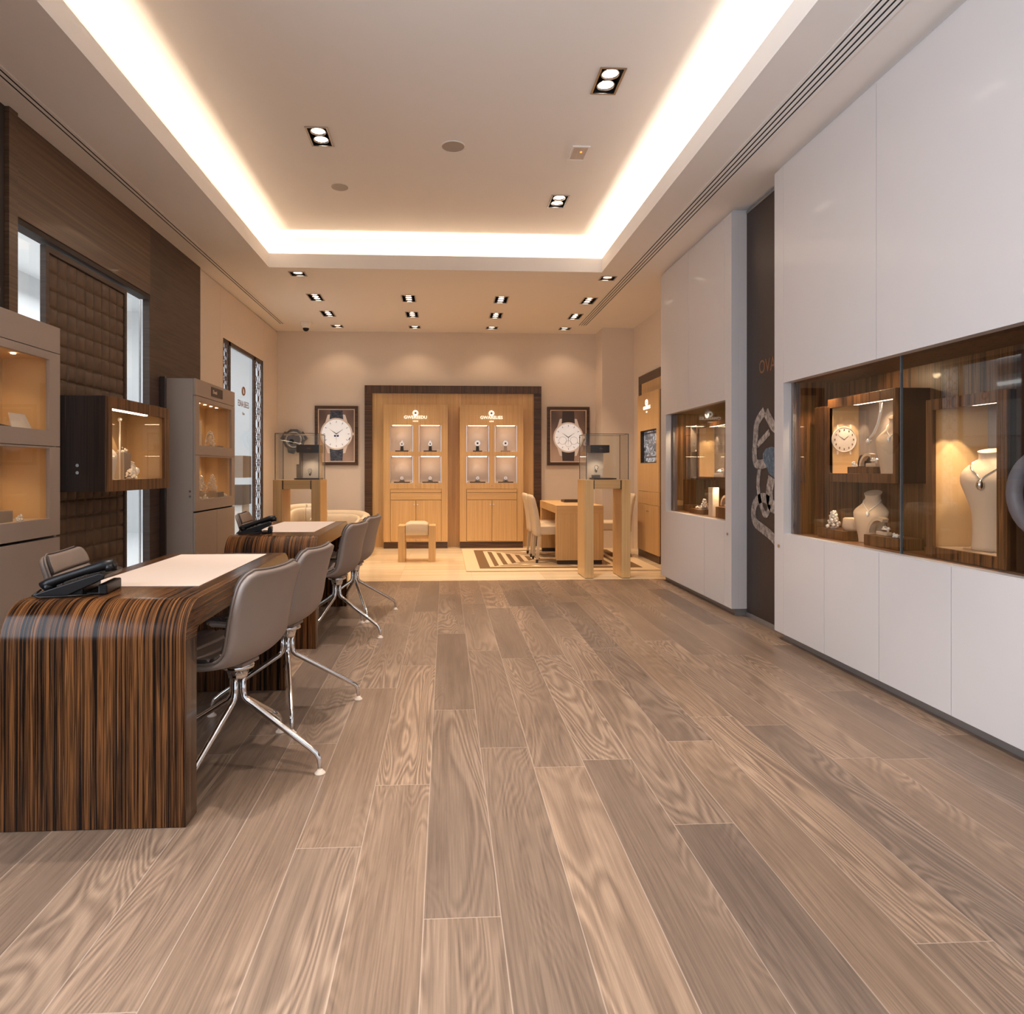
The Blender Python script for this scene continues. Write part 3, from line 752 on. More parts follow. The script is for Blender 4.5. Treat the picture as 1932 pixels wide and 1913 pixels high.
# ================================================================== TAUPE DISPLAY TOWERS
def tower(label, y0, group):
    t = thing('display_tower', label, 'display cabinet', (-2.598, y0, 0), 0, group)
    Wd, Dp, H_ = 1.14, .308, 2.04
    b = B(); b.box(0, Dp-.024, 0, .022, .06, H_).box(0, Dp-.024, Wd-.022, Wd, .06, H_).box(0, Dp-.024, .022, Wd-.022, H_-.02, H_).box(0, .012, .022, Wd-.022, .06, H_-.02)
    b.box(.012, Dp-.024, .022, Wd-.022, 1.355, 1.405).box(.012, Dp-.024, .022, Wd-.022, .84, .895).box(.012, Dp-.024, .022, Wd-.022, 1.86, 1.885)
    b.obj('carcass', 'taupe', t, bev=.0015)
    B().box(Dp-.022, Dp, 0, Wd, 1.887, H_).obj('top_fascia', 'taupe', t, bev=.0015)
    for nm, z0, z1, o0, o1 in (('upper', 1.337, 1.883, 1.428, 1.838), ('lower', .815, 1.333, .918, 1.322)):
        f_ = B().slab((.0, Wd), (z0, z1), 'X', Dp-.022, Dp, [(.095, 1.035, o0, o1)]).obj('glazed_door', 'taupe', t, bev=.0015)
        B().box(Dp-.016, Dp-.012, .097, 1.033, o0+.002, o1-.002).obj('glass_pane', 'glass', f_)
        b = B(); b.box(.013, .017, .06, 1.08, o0-.02, o1+.018).m(1).box(.017, Dp-.03, .06, .064, o0-.02, o1+.018).box(.017, Dp-.03, 1.076, 1.08, o0-.02, o1+.018)
        b.m(2).box(.017, Dp-.026, .064, 1.076, o0-.022, o0-.004).m(0).box(.017, Dp-.026, .064, 1.076, o1+.012, o1+.02)
        b.obj('niche_lining', ['beige', 'beige', 'cream'], t)
        for k in range(5):
            B().lathe([(.013, 0), (.013, .004)], (.20, .20+.17*k, o1+.006), 14).obj('ceiling_lamp', 'lamp', t)
        for yy in (.33, .82): spot('niche_light', (.17, yy, o1), 1.5, (1, .72, .44), 120, .7, .02, (.06, yy, o0), t)
    for k in (0, 1):
        B().box(Dp-.022, Dp, .001+k*.571, .568+k*.571, .065, .80).obj('cabinet_door', 'taupe', t, bev=.0015)
    B().box(.02, Dp-.02, .02, Wd-.02, 0, .06).obj('plinth', 'taupe_dark', t)
    b = B()
    for z in (1.0, .952): b.lathe([(.009, -.001), (.009, .006), (.006, .009)], (0, 0, 0), 14) if False else b.disc((.256, -.005, z), .010, 'Y', .005, 16)
    b.obj('lock', 'steel', t)
    return t
G = 'taupe jewellery display towers on the left wall'
t1 = tower('near taupe display tower cut by the left edge of the picture', 2.958, G)
t2 = tower('taupe display tower with brown sign plate, beside the latticed window', 6.262, G)
sp = B().box(.3085, .312, .405, .735, 1.922, 2.012).obj('sign_plate', 'plate', t2)
text('sign_lettering', 'Donti', .052, 'ivory', (.3135, .50, 1.965), ROT_LEFT, sp, .001)
b = B(); b.box(-2.598, -2.55, 6.225, 6.258, 0, 2.05)
tag(b.obj('pilaster', 'mirror', bev=.002), 'narrow glossy dark upright panel between the glazed slit and taupe tower', 'panel')
# contents tower 1
X0 = -2.44
riser('small grey block on lower shelf of near tower', -2.40, 3.74, .914, .05, .12, .062, 'beige_side')
pile('round jewelled ring before the grey block in near tower', (-2.34, 3.80, .914), .035, .035, 8, 5)
bust('white necklace bust on the lower shelf of near tower', (-2.46, 3.71, .977), 0, .28, m='ivory')
o = B().lathe([(.10, 0), (.105, .01), (.06, .02)], (0, 0, 0), 24).obj('display_dish', 'plate', loc=(-2.42, 3.66, 1.424)); tag(o, 'dark round dish on the upper shelf of near tower', 'dish')
o = B().poly([(0, -.09, 0), (0, .09, 0), (-.03, .07, .09), (-.03, -.07, .09)], (-.006, 0, 0)).obj('reflection_card', 'ivory', loc=(-2.36, 3.86, 1.424)); tag(o, 'leaning white card imitating a glass reflection, upper shelf of near tower', 'card')  # pale card added to stand in for a reflection in the tower glass
# contents tower 2
z = 1.424
riser('tall cream block on the upper shelf of signed tower', -2.46, 6.60, z, .12, .26, .26, 'ivory')
sparkle('jewelled branch ornament on upper shelf of signed tower', (-2.40, 6.95, z), .17, .07, 46, 1)
riser('flat grey tray beside the jewelled branch, upper shelf', -2.40, 7.13, z, .10, .16, .025, 'beige_side', 'display_tray')
z = .914
b = B(); b.slab((-.17, .17), (0, .24), 'X', -.03, .03, [(-.09, .10, .0, .205)])
tag(b.obj('display_arch', 'ivory', bev=.003, loc=(-2.47, 6.555, z)), 'white arch block on lower shelf of signed tower', 'display block')
sparkle('left jewelled tree on lower shelf of signed tower', (-2.45, 6.83, z+.055), .17, .065, 46, 2)
sparkle('right taller jewelled tree on lower shelf of signed tower', (-2.40, 7.02, z+.055), .18, .06, 46, 3)
riser('long low taupe riser under the left jewelled tree', -2.44, 6.842, z, .14, .20, .055, 'beige_side')
riser('short taupe riser under the right jewelled tree', -2.38, 7.05, z, .12, .17, .055, 'beige_side')
for k, (y, lab) in enumerate(((6.46, 'first round pearl cluster at the front of lower shelf'), (6.62, 'second round pearl cluster, before the white arch'), (7.18, 'pearl cluster at the right front of lower shelf'))):
    pile(lab+' in signed tower', (-2.33, y, z), .06, .05, 14, 20+k)

# ================================================================== WALL SHOWCASE CUBE
t = thing('wall_showcase', 'dark wood box showcase with lit interior on quilted panel', 'showcase', (-2.608, 4.62, 1.05))
Dp, Wd, H_ = .318, 1.0, .65
b = B(); b.box(0, Dp, 0, .03, 0, H_).box(0, Dp, Wd-.03, Wd, 0, H_).box(0, Dp, .03, Wd-.03, 0, .03).box(0, Dp, .03, Wd-.03, H_-.03, H_).box(0, .02, .03, Wd-.03, .03, H_-.03)
b.obj('wood_case', 'walnut_dark', t, bev=.002)
B().slab((.0, Wd), (0, H_), 'X', Dp+.001, Dp+.02, [(.062, .905, .08, .568)]).obj('front_frame', 'walnut_v', t, bev=.002)
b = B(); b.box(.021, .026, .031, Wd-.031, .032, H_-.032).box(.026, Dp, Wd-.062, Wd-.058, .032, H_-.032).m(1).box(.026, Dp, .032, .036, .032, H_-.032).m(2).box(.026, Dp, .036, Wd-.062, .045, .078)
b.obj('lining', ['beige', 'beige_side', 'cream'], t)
b = B(); b.box(.026, .16, .036, .23, .078, .56); b.obj('lining_pilaster', 'beige_side', t)
B().box(Dp-.004, Dp, .064, .903, .082, .566).obj('glass_pane', 'glass', t)
led('led_strip', .30, .33, .07, .62, .56, t)
for k, yy in enumerate((.45, .62)): spot('showcase_light', (.13, yy, .56), 2.6, (1, .76, .50), 70, .25, .008, (.05, yy+.02, .05), t)
spot('showcase_light', (.25, .25, .56), 3.5, (1, .78, .55), 110, .6, .02, (.22, .25, .05), t)
b = B()
for z in (.178, .129): b.disc((.14, -.005, z), .011, 'Y', .005, 16)
b.obj('lock', 'steel', t)
zf = 1.129
bust('cream necklace bust at the left inside the wall showcase', (-2.40, 4.83, zf), R_(-20), 1.05, m='ivory')
t = thing('earring_rod', 'thin ivory rod with bright ball tip inside the wall showcase', 'jewellery stand', (-2.40, 5.06, zf))
B().tube([(0, 0, 0), (0, 0, .43)], .006, 8).obj('rod', 'ivory', t); B().ball((0, 0, .44), .016).obj('ball', 'diamond', t)
riser('tall taupe block inside the wall showcase', -2.43, 5.17, zf, .07, .11, .20, 'beige_side')
pile('jewelled brooch on the tall taupe block in wall showcase', (-2.43, 5.17, zf+.2), .06, .09, 18, 8)
bust('small ivory bust with jewelled collar inside the wall showcase', (-2.41, 5.30, zf), R_(5), .46, m='ivory', pend=.02)
sparkle('small heap of jewels on wall showcase floor', (-2.36, 5.14, zf), .075, .05, 22, 12, 'jewel_cluster')

# ================================================================== REAR WALL: PANEL, OAK WATCH CABINETS
t = thing('wall_panelling', 'oak back panel with dark striped surround behind the watch cabinets', 'wall panel', (0, 10.5, 0))
B().box(-1.245, -1.130, -.10, 0, 0, 2.388).obj('surround_side', 'frame_h', t); B().box(1.388, 1.505, -.10, 0, 0, 2.388).obj('surround_side', 'frame_h', t)
B().box(-1.245, 1.505, -.10, 0, 2.389, 2.505).obj('surround_top', 'frame_v', t)
B().box(-1.129, 1.387, -.075, 0, 0, 2.387).obj('panel', 'oak', t)
def logo(parent, x, y, z, rot, word, sub, size, R, m='lit_sign', ax='Y', flip=0, subs=.32):
    nrm = {'Y': (0, -1, 0), 'X-': (-1, 0, 0), 'X+': (1, 0, 0)}[ax]
    w_ = text('logo_lettering', word, size, m, (x, y, z), rot, parent, .002)
    text('logo_lettering', sub, size*.42, m, (x, y, z-size*.88), rot, parent, .002)
    e = B().ring((x, y, z+size*.55+R*.95), R, R*.34, 'Y' if ax == 'Y' else 'X', 22, 6).obj('logo_emblem', m, parent)
    B().ball((x+nrm[0]*.001, y+nrm[1]*.001, z+size*.55+R*.95), R*.3, 8).obj('emblem_dot', m if False else 'plate', e)
def oak_cabinet(label, x0, word, sub):
    t = thing('watch_cabinet', label, 'display cabinet', (x0, 10.2, 0), 0, 'oak watch cabinets on the rear wall')
    Wd = .975; NX = ((.103, .446), (.538, .876)); NZ = ((.998, 1.404), (1.474, 1.877))
    holes = [(a, b_, c, d) for a, b_ in NX for c, d in NZ]+[(.102, .882, .108, .905)]
    B().slab((0, Wd), (.10, 2.19), 'Y', 0, .02, holes).obj('front_panel', 'oak', t, bev=.001)
    b = B(); b.box(0, .02, .0205, .218, .1, 2.19).box(Wd-.02, Wd, .0205, .218, .1, 2.19).box(.02, Wd-.02, .0205, .218, 2.17, 2.19).box(.02, Wd-.02, .205, .218, .1, 2.17)
    b.obj('carcass', 'oak', t)
    B().box(.005, Wd-.005, .012, .218, 0, .099).obj('plinth', 'frame_h', t)
    B().box(.107, .877, .0, .018, .852, .901).obj('drawer_front', 'oak_h', t, bev=.0008)
    B().box(.107, .877, .0, .018, .741, .846).obj('drawer_front', 'oak_h', t, bev=.0008)
    for a, b_, kx in ((.107, .489, .468), (.495, .877, .516)):
        d_ = B().box(a, b_, 0, .018, .111, .735).obj('cabinet_door', 'oak', t, bev=.0008)
        B().disc((kx, -.008, .67), .011, 'Y', .008, 18).obj('door_knob', 'diamond', d_)
    B().disc((.49, -.004, .952), .006, 'Y', .004, 12).obj('lock', 'steel', t)
    for a, b_ in NX:
        for c, d in NZ:
            q = B(); q.box(a, b_, .17, .175, c, d).box(a-.004, a, .02, .175, c, d).box(b_, b_+.004, .02, .175, c, d).box(a, b_, .02, .175, c-.004, c).box(a, b_, .02, .175, d, d+.004)
            o = q.obj('niche', mat('niche_satin', (214, 198, 186), .8) if 'niche_satin' not in bpy.data.materials else bpy.data.materials['niche_satin'], t)
            B().box(a+.03, b_-.03, .03, .05, d-.007, d-.001).obj('led_strip', 'led', o)
            q = B(); q.box(a, a+.006, .003, .02, c, d).box(b_-.006, b_, .003, .02, c, d); q.obj('niche_edge', 'chrome', o)
            spot('niche_light', ((a+b_)/2, .03, d-.012), 1.0, (1, .84, .70), 110, .8, .02, ((a+b_)/2, .10, c), t)
    logo(t, .485, -.004, 1.995, ROT_BACK, word, sub, .066, .032)
    return t
oak_cabinet('left oak watch cabinet with four lit niches and glowing logo', -.937, 'GWEREEDU', 'NOOE')
oak_cabinet('right oak watch cabinet with four lit niches and glowing logo', .222, 'GWARELIES', 'GENE')
def watch_stand(label, loc, hgt, r, strap='matte_black', disc=False):
    t = thing('watch_on_stand', label, 'watch', loc, 0, 'watches in the oak niches')
    b = B(); b.poly([(-.026, -.02, 0), (.026, -.02, 0), (.020, .0, hgt), (-.020, .0, hgt)], (0, .03, 0)); b.obj('stand', strap, t, bev=.002)
    c = (0, -.012, hgt+r*.75)
    B().disc((c[0], c[1], c[2]), r, 'Y', .012, 24).obj('case', 'chrome', t, bev=.002)
    B().disc((c[0], c[1]-.001, c[2]), r*.84, 'Y', .001, 24).obj('dial', 'diamond', t)
    B().disc((c[0], c[1]-.002, c[2]), r*.34, 'Y', .001, 16).obj('dial_centre', 'matte_black', t)
    if disc: return t
    B().box(-.012, .012, -.008, .006, hgt+r*1.6, hgt+r*2.2).obj('strap', 'chrome', t)
    return t
def low_watch(label, loc, w=.045):
    t = thing('watch_on_cushion', label, 'watch', loc, 0, 'watches in the oak niches')
    B().poly([(-w, -.03, 0), (w, -.03, 0), (w*.55, 0, .035), (-w*.55, 0, .035)], (0, .05, 0)).obj('cushion', 'plate', t, bev=.003)
    B().disc((0, -.03, .055), .024, 'Y', .012, 20).obj('case', 'chrome', t); B().disc((0, -.0315, .055), .018, 'Y', .001, 20).obj('dial', 'ivory', t)
    return t
for kk, (x0, cab) in enumerate(((-.937, 'left'), (.222, 'right'))):
    for j, (cx, side) in enumerate(((.275, 'left'), (.707, 'right'))):
        zt, zb = 1.475, .999
        riser('%s plinth in the upper %s niche of the %s oak cabinet' % ('grey' if kk and j else 'brown', side, cab), x0+cx, 10.28, zt, .20 if not kk else .14, .09, .018, 'beige_side' if kk and j else 'plate', 'niche_plinth')
        watch_stand('watch on %s stand in the upper %s niche of the %s oak cabinet' % ('grey' if kk and j else 'black', side, cab), (x0+cx, 10.28, zt+.018), .075 if not kk else .08, .033 if not kk else .044, 'beige_side' if kk and j else 'matte_black', bool(kk))
        riser('dark tray in the lower %s niche of the %s oak cabinet' % (side, cab), x0+cx, 10.28, zb, .24, .09, .016, 'plate', 'niche_tray')
        low_watch('small watch on cushion in the lower %s niche of the %s oak cabinet' % (side, cab), (x0+cx, 10.28, zb+.016))
        pile('jewelled bits beside the stand, upper %s niche of the %s oak cabinet' % (side, cab), (x0+cx+.125, 10.27, zt), .05, .04, 8, 40+kk*5+j)
        pile('jewelled bits beside the tray, lower %s niche of the %s oak cabinet' % (side, cab), (x0+cx+(.145 if not kk else -.135), 10.255, zb), .045, .04, 8, 60+kk*5+j)

# ------------------------------------------------------------------ framed watch pictures
M['print_bg'] = grain('picture_background', (1.1, 1, .5), [(.40, (104, 84, 74)), (.5, (156, 132, 120)), (.62, (204, 180, 165))], .3, .2, 1, rnd=False)
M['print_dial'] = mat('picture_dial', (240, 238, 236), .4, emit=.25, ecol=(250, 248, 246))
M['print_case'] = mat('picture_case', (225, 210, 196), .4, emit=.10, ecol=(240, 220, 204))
M['print_blue'] = grain('picture_strap_blue', (14, 1, 40), [(.35, (30, 34, 48)), (.5, (66, 74, 92)), (.66, (110, 116, 132))], .5, 0, 2, rnd=False)
M['print_dark'] = mat('picture_strap_dark', (74, 66, 68), .5)
M['print_ink'] = mat('picture_ink', (110, 108, 116), .5)
M['print_navy'] = mat('picture_navy', (58, 74, 130), .5)
def picture(label, cx, cz, w, h, r, strap, kind, oz):
    t = thing('framed_picture', label, 'picture', (cx, 10.498, cz), 0, 'framed watch pictures on the rear wall')
    B().slab((-w/2, w/2), (-h/2, h/2), 'Y', -.035, 0, [(-w/2+.048, w/2-.048, -h/2+.048, h/2-.048)]).obj('frame', 'frame_h', t, bev=.003)
    B().slab((-w/2+.0485, w/2-.0485), (-h/2+.0485, h/2-.0485), 'Y', -.026, -.002, [(-w/2+.061, w/2-.061, -h/2+.061, h/2-.061)]).obj('inner_lip', 'ivory', t)
    B().box(-w/2+.05, w/2-.05, -.012, -.002, -h/2+.05, h/2-.05).obj('print', 'print_bg', t)
    top = h/2-.07; y = -.013
    for s_ in (1, -1):
        B().poly([(-.105, y, oz+s_*r*.85), (.105, y, oz+s_*r*.85), (.092, y, s_*top), (-.092, y, s_*top)], (0, -.003, 0)).obj('strap', strap, t)
    b = B()
    for s_ in (1, -1):
        for q in (1, -1): b.poly([(q*.10, y, oz+s_*(r+.055)), (q*.135, y, oz+s_*(r+.05)), (q*.185, y, oz+s_*r*.55), (q*.11, y, oz+s_*r*.75)], (0, -.005, 0))
    b.disc((0, y, oz), r, 'Y', -.005, 48); b.box(r-.01, r+.025, y-.004, y, oz-.02, oz+.02)
    c_ = b.obj('watch_case', 'print_case', t)
    B().disc((0, y-.0055, oz), r*.90, 'Y', -.001, 48).obj('dial', 'print_dial', c_)
    b = B(); yy = y-.0068
    def hand(a, l, wd):
        dx, dz = math.sin(a), math.cos(a); px, pz = dz*wd, -dx*wd
        b.poly([(px, yy, oz+pz), (dx*l, yy, oz+dz*l), (-px, yy, oz-pz)], (0, -.001, 0))
    hand(R_(-55), r*.62, .007); hand(R_(55), r*.60, .007); hand(R_(180), r*.72, .003)
    for k in range(12):
        a = k*PI/6; dx, dz = math.sin(a), math.cos(a); px, pz = dz*.004, -dx*.004
        b.poly([(dx*r*.70+px, yy, oz+dz*r*.70+pz), (dx*r*.82+px, yy, oz+dz*r*.82+pz), (dx*r*.82-px, yy, oz+dz*r*.82-pz), (dx*r*.70-px, yy, oz+dz*r*.70-pz)], (0, -.001, 0))
    if kind: 
        b.ring((-.09, yy, oz-.05), .06, .002, 'Y', 20, 4); b.ring((.09, yy, oz-.05), .06, .002, 'Y', 20, 4); b.ring((0, yy, oz-.10), .05, .002, 'Y', 20, 4)
    b.obj('hands_and_markers', 'print_ink', c_)
    if not kind:
        b = B(); b.disc((-.022, yy, oz-.03), .017, 'Y', -.001, 16).disc((.022, yy, oz-.03), .017, 'Y', -.001, 16).poly([(.185, yy, oz-.09), (.205, yy, oz-.05), (.215, yy, oz-.06), (.195, yy, oz-.10)], (0, -.001, 0)); b.obj('moon_window', 'print_navy', c_)
    return t
picture('framed watch picture with blue strap and moon dial, left of the oak cabinets', -1.689, 1.73, .664, .922, .248, 'print_blue', 0, .025)
picture('framed watch picture with dark plain strap, right of the oak cabinets', 1.945, 1.73, .674, .924, .240, 'print_dark', 1, -.02)

# silver oversized watch ornament on the rear wall
t = thing('wall_ornament', 'oversized silver watch ornament on rear wall behind the left glass case', 'wall ornament', (-2.33, 10.46, 1.66), 0)
b = B(); b.disc((0, 0, 0), .17, 'Y', -.05, 10, 1.0); b.obj('case', 'dark_steel', t, bev=.012, seg=2)
B().ring((0, -.055, 0), .115, .018, 'Y', 24, 6).obj('bezel', 'steel', t)
B().disc((0, -.056, 0), .10, 'Y', -.004, 24).obj('dial', 'print_ink', t)
B().disc((-.03, -.062, -.03), .04, 'Y', -.004, 20).obj('subdial', 'black', t)
b = B()
for s_ in (1, -1): b.poly([(s_*.06, -.01, .10), (s_*.14, -.01, .13), (s_*.21, -.01, .02), (s_*.17, -.01, -.02)], (0, -.03, 0))
b.poly([(-.10, -.01, -.11), (.06, -.01, -.13), (.0, -.01, -.22), (-.09, -.01, -.20)], (0, -.03, 0))
b.obj('lug', 'dark_steel', t, bev=.006)

# ================================================================== OAK PEDESTALS WITH GLASS CASES
def pedestal(label, x0, y0, glabel, right):
    t = thing('display_pedestal', label, 'pedestal', (x0, y0, 0), 0, 'oak display pedestals at the marble edge')
    for a in (0, .412): B().box(a, a+.098, 0, .40, .006, 1.088).obj('leg', 'oak', t, bev=.0015)
    B().box(.110, .400, .008, .392, .988, 1.087).obj('crossbeam', 'oak_h', t, bev=.0015)
    b = B(); b.box(.0985, .1095, .009, .391, .985, 1.082).box(.4005, .4115, .009, .391, .985, 1.082).box(.006, .092, .006, .394, 0, .006).box(.418, .504, .006, .394, 0, .006); b.obj('shadow_joint', 'taupe_dark', t)
    g = thing('glass_case', glabel, 'glass case', (x0+.02, y0+.02, 1.089), 0, 'glass cases on the oak pedestals')
    a, d, h, k = .47, .36, .50, .006
    for q in ((0, a, 0, k, 0, h), (0, a, d-k, d, 0, h), (0, k, k, d-k, 0, h), (a-k, a, k, d-k, 0, h), (0, a, 0, d, h, h+k)):
        B().box(*q).obj('glass_pane', 'glass', g)
    b = B(); e = .0035
    for x in (0, a):
        for y in (0, d): b.box(x-e, x+e, y-e, y+e, 0, h+k)
    for y in (0, d): b.box(0, a, y-e, y+e, h+k-.002, h+k+.003)
    for x in (0, a): b.box(x-e, x+e, 0, d, h+k-.002, h+k+.003)
    b.obj('glass_edge', 'edge', g)
    s_ = thing('display_stage', ('right' if right else 'left')+' case small watch stage with dark hood and lit back', 'display stage', (x0+.02, y0+.02, 1.0905))
    if right: hx0, hx1, bx0, bx1 = .07, .285, .075, .26
    else: hx0, hx1, bx0, bx1 = .205, .455, .235, .45
    B().box(hx0, hx1, .10, .33, .30, .385).obj('hood', 'plate', s_, bev=.002)
    text('hood_lettering', 'vMv', .025, 'copper', ((hx0+hx1)/2+.01, .098, .345), ROT_BACK, s_, .001)
    B().box(bx0, bx1, .30, .315, .016, .30).obj('back_panel', 'ivory', s_)
    if not right: B().box(.18, .233, .22, .315, .016, .17).obj('side_block', 'beige_side', s_); B().box(.21, .234, .22, .315, .17, .30).obj('side_panel', 'beige_side', s_)
    B().box(bx0-.05 if not right else bx0+.03, bx1+.01 if not right else bx1+.10, .08, .33, 0, .015).obj('tray', 'plate', s_, bev=.002)
    spot('stage_light', ((bx0+bx1)/2, .16, .295), 1.6, (1, .80, .60), 110, .8, .02, ((bx0+bx1)/2, .22, 0), s_)
    wx = (bx0+bx1)/2-.01
    if right: riser('small grey block under the watch in right glass case', x0+.02+wx, y0+.24, 1.106, .09, .05, .035, 'beige_side')
    w_ = thing('display_watch', 'silver watch standing in the %s glass case' % ('right' if right else 'left'), 'watch', (x0+.02+wx, y0+.24, 1.1065+(.035 if right else 0)))
    b = B(); b.ring((0, 0, .05), .033, .008, 'X', 20, 8, .62); b.obj('bracelet', 'steel', w_); B().disc((0, -.022, .085), .024, 'Y', .010, 18).obj('case', 'chrome', w_); B().disc((0, -.0235, .085), .018, 'Y', .001, 18).obj('dial', 'ivory', w_)
pedestal('right oak pedestal with two slab legs at the marble edge', 1.534, 7.28, 'right glass display case on oak pedestal, before the right picture', True)
pedestal('left oak pedestal with two slab legs behind second desk', -1.868, 7.35, 'left glass display case on oak pedestal, before the left picture', False)

# ================================================================== MARBLE AREA FURNITURE
o = B().box(-1.16, 1.16, -1.09, 1.09, .001, .014).obj('area_rug', 'rug', loc=(1.406, 8.91, 0), bev=.003); tag(o, 'beige rug with brown concentric stripes on marble floor', 'rug')
t = thing('stool', 'low oak stool with cream cushion before the left watch cabinet', 'stool', (-.611, 8.70, 0))
for a in (0, .394): B().box(a, a+.09, 0, .30, 0, .47).obj('leg', 'oak', t, bev=.002)
B().box(.0905, .3935, .03, .27, .30, .36).obj('crossbar', 'oak_h', t)
rows = []
for i in range(13):
    x = .095+.294*i/12; e = min(i, 12-i); r0 = .0 if e > 1 else (.012 if e == 1 else .022)
    rows.append([(x, -.004+r0*.3, .345), (x, -.008+r0*.3, .40), (x, -.006+r0*.3, .48-r0), (x, .008, .508-r0), (x, .04, .516-r0), (x, .26, .516-r0), (x, .292, .508-r0), (x, .306, .48-r0), (x, .308, .40), (x, .304, .345)])
B().grid(rows, True, True, True).obj('cushion', 'cream', t)
t = thing('consultation_desk', 'pale oak desk with panel legs on the striped rug', 'desk', (1.388, 8.28, .0145))
B().box(0, .595, 0, 1.46, .635, .736).obj('desktop', 'oak_h', t, bev=.002)
for y in (0, 1.33): 
    B().box(.0, .595, y, y+.10, .052, .6345).obj('panel_leg', 'oak', t, bev=.002); B().box(.02, .575, y+.008, y+.092, 0, .0515).obj('plinth', 'taupe_dark', t)
B().box(.53, .55, .1005, 1.3295, .1, .60).obj('modesty_panel', 'oak', t)
o = B().slab((-.16, .16), (-.13, .13), 'Z', .012, .030, [(-.145, .145, -.115, .115)]); o.box(-.16, .16, -.13, .13, 0, .011); o = o.obj('presentation_tray', 'plate', loc=(1.79, 9.21, .7508)); tag(o, 'brown presentation tray on the pale oak desk', 'tray')
def dining(label, loc, rz):
    t = thing('dining_chair', label, 'chair', loc, rz, 'cream upholstered chairs at the oak desk')
    B().box(-.21, .225, -.215, .215, .36, .475).obj('seat', 'cream', t, bev=.022, seg=3)
    rows = []
    for i in range(15):
        u = i/14; z = .345+.515*u; x = -.215-.085*u**1.6; th = .075-.022*u; e = 0 if u < .9 else ((u-.9)/.1)
        hw = .217-.02*e**2; t2 = th*(1-.55*e**2)
        rows.append([(x-t2*.5+.0, -hw+.02, z), (x-t2*.5, hw-.02, z), (x-t2*.35, hw, z), (x+t2*.35, hw, z), (x+t2*.5, hw-.02, z), (x+t2*.5, -hw+.02, z), (x+t2*.35, -hw, z), (x-t2*.35, -hw, z)])
    B().grid(rows, True, True, True).obj('backrest', 'cream', t)
    for sx, sy in ((1, 1), (1, -1), (-1, 1), (-1, -1)):
        x, y = (.19 if sx > 0 else -.205), sy*.185; dx = 0 if sx > 0 else -.03
        lg = B(); lg.grid([[(x+dx*f_-w_, y-w_, z), (x+dx*f_+w_, y-w_, z), (x+dx*f_+w_, y+w_, z), (x+dx*f_-w_, y+w_, z)] for f_, w_, z in ((1, .015, .045), (0, .021, .362))], False, True, True); lg = lg.obj('leg', 'cream', t)
        B().grid([[(x+dx*f_-w_, y-w_, z), (x+dx*f_+w_, y-w_, z), (x+dx*f_+w_, y+w_, z), (x+dx*f_-w_, y+w_, z)] for f_, w_, z in ((1.12, .013, 0), (1, .0155, .046))], False, True, True).obj('foot_cap', 'taupe_dark', lg)
dining('near cream upholstered chair at left side of the oak desk', (1.40, 8.615, .0145), 0)
dining('far cream upholstered chair at left side of the oak desk', (1.40, 9.20, .0145), 0)
dining('cream upholstered chair on the right side of oak desk', (2.27, 9.15, .0145), PI)
# tub sofa and armchair by the rear left corner
def tub(name, label, cx, cy, w, d, hb, ha, cat, arm=.13):
    t = thing(name, label, cat, (cx, cy, 0))
    n = 40; R = min(w/2, d*.8)
    path = []
    hw = w/2-arm/2; r = min(.42, hw)
    path.append((-hw, -d/2)); 
    for k in range(13):
        a = PI-(PI/2)*k/12; path.append((-hw+r+r*math.cos(a), d/2-r-arm/2+r*math.sin(a)))
    for k in range(13):
        a = PI/2-(PI/2)*k/12; path.append((hw-r+r*math.cos(a), d/2-r-arm/2+r*math.sin(a)))
    path.append((hw, -d/2))
    def wall(th, h0, hback, harm, inset):
        rows = []; N = len(path)
        for i, p in enumerate(path):
            a = path[max(i-1, 0)]; c = path[min(i+1, N-1)]; tx, ty = c[0]-a[0], c[1]-a[1]; l = math.hypot(tx, ty); nx, ny = -ty/l, tx/l
            f_ = max(0, min(1, (p[1]+d/2)/d)); f_ = f_*f_*(3-2*f_); h = harm+(hback-harm)*f_
            px, py = p[0]-nx*inset*-1*-1, p[1]-ny*inset
            rows.append([(px+nx*q*th/2, py+ny*q*th/2, z) for q, z in ((1, h0), (1, h-.05), (.75, h-.015), (.3, h), (-.3, h), (-.75, h-.015), (-1, h-.05), (-1, h0))])
        return rows
    B().grid(wall(arm, .08, hb, ha, 0), True, True, True).obj('back_shell', 'cream', t)
    B().grid(wall(.07, .30, hb-.05, ha-.05, arm/2+.033), True, True, True).obj('inner_cushion', 'cream', t)
    B().box(-w/2+arm+.07, w/2-arm-.07, -d/2+.01, d/2-arm-.08, .08, .40).obj('seat', 'cream', t, bev=.04, seg=3)
    B().box(-w/2+.05, w/2-.05, -d/2+.04, d/2-.08, 0, .079).obj('plinth', 'taupe_dark', t)
    return t
tub('tub_sofa', 'long cream tub sofa with rounded back under the left picture', -1.72, 9.72, 1.3, .86, .60, .52, 'sofa')
tub('tub_armchair', 'cream tub armchair seen through the left pedestal', -1.86, 8.85, .62, .66, .745, .62, 'armchair', .11)
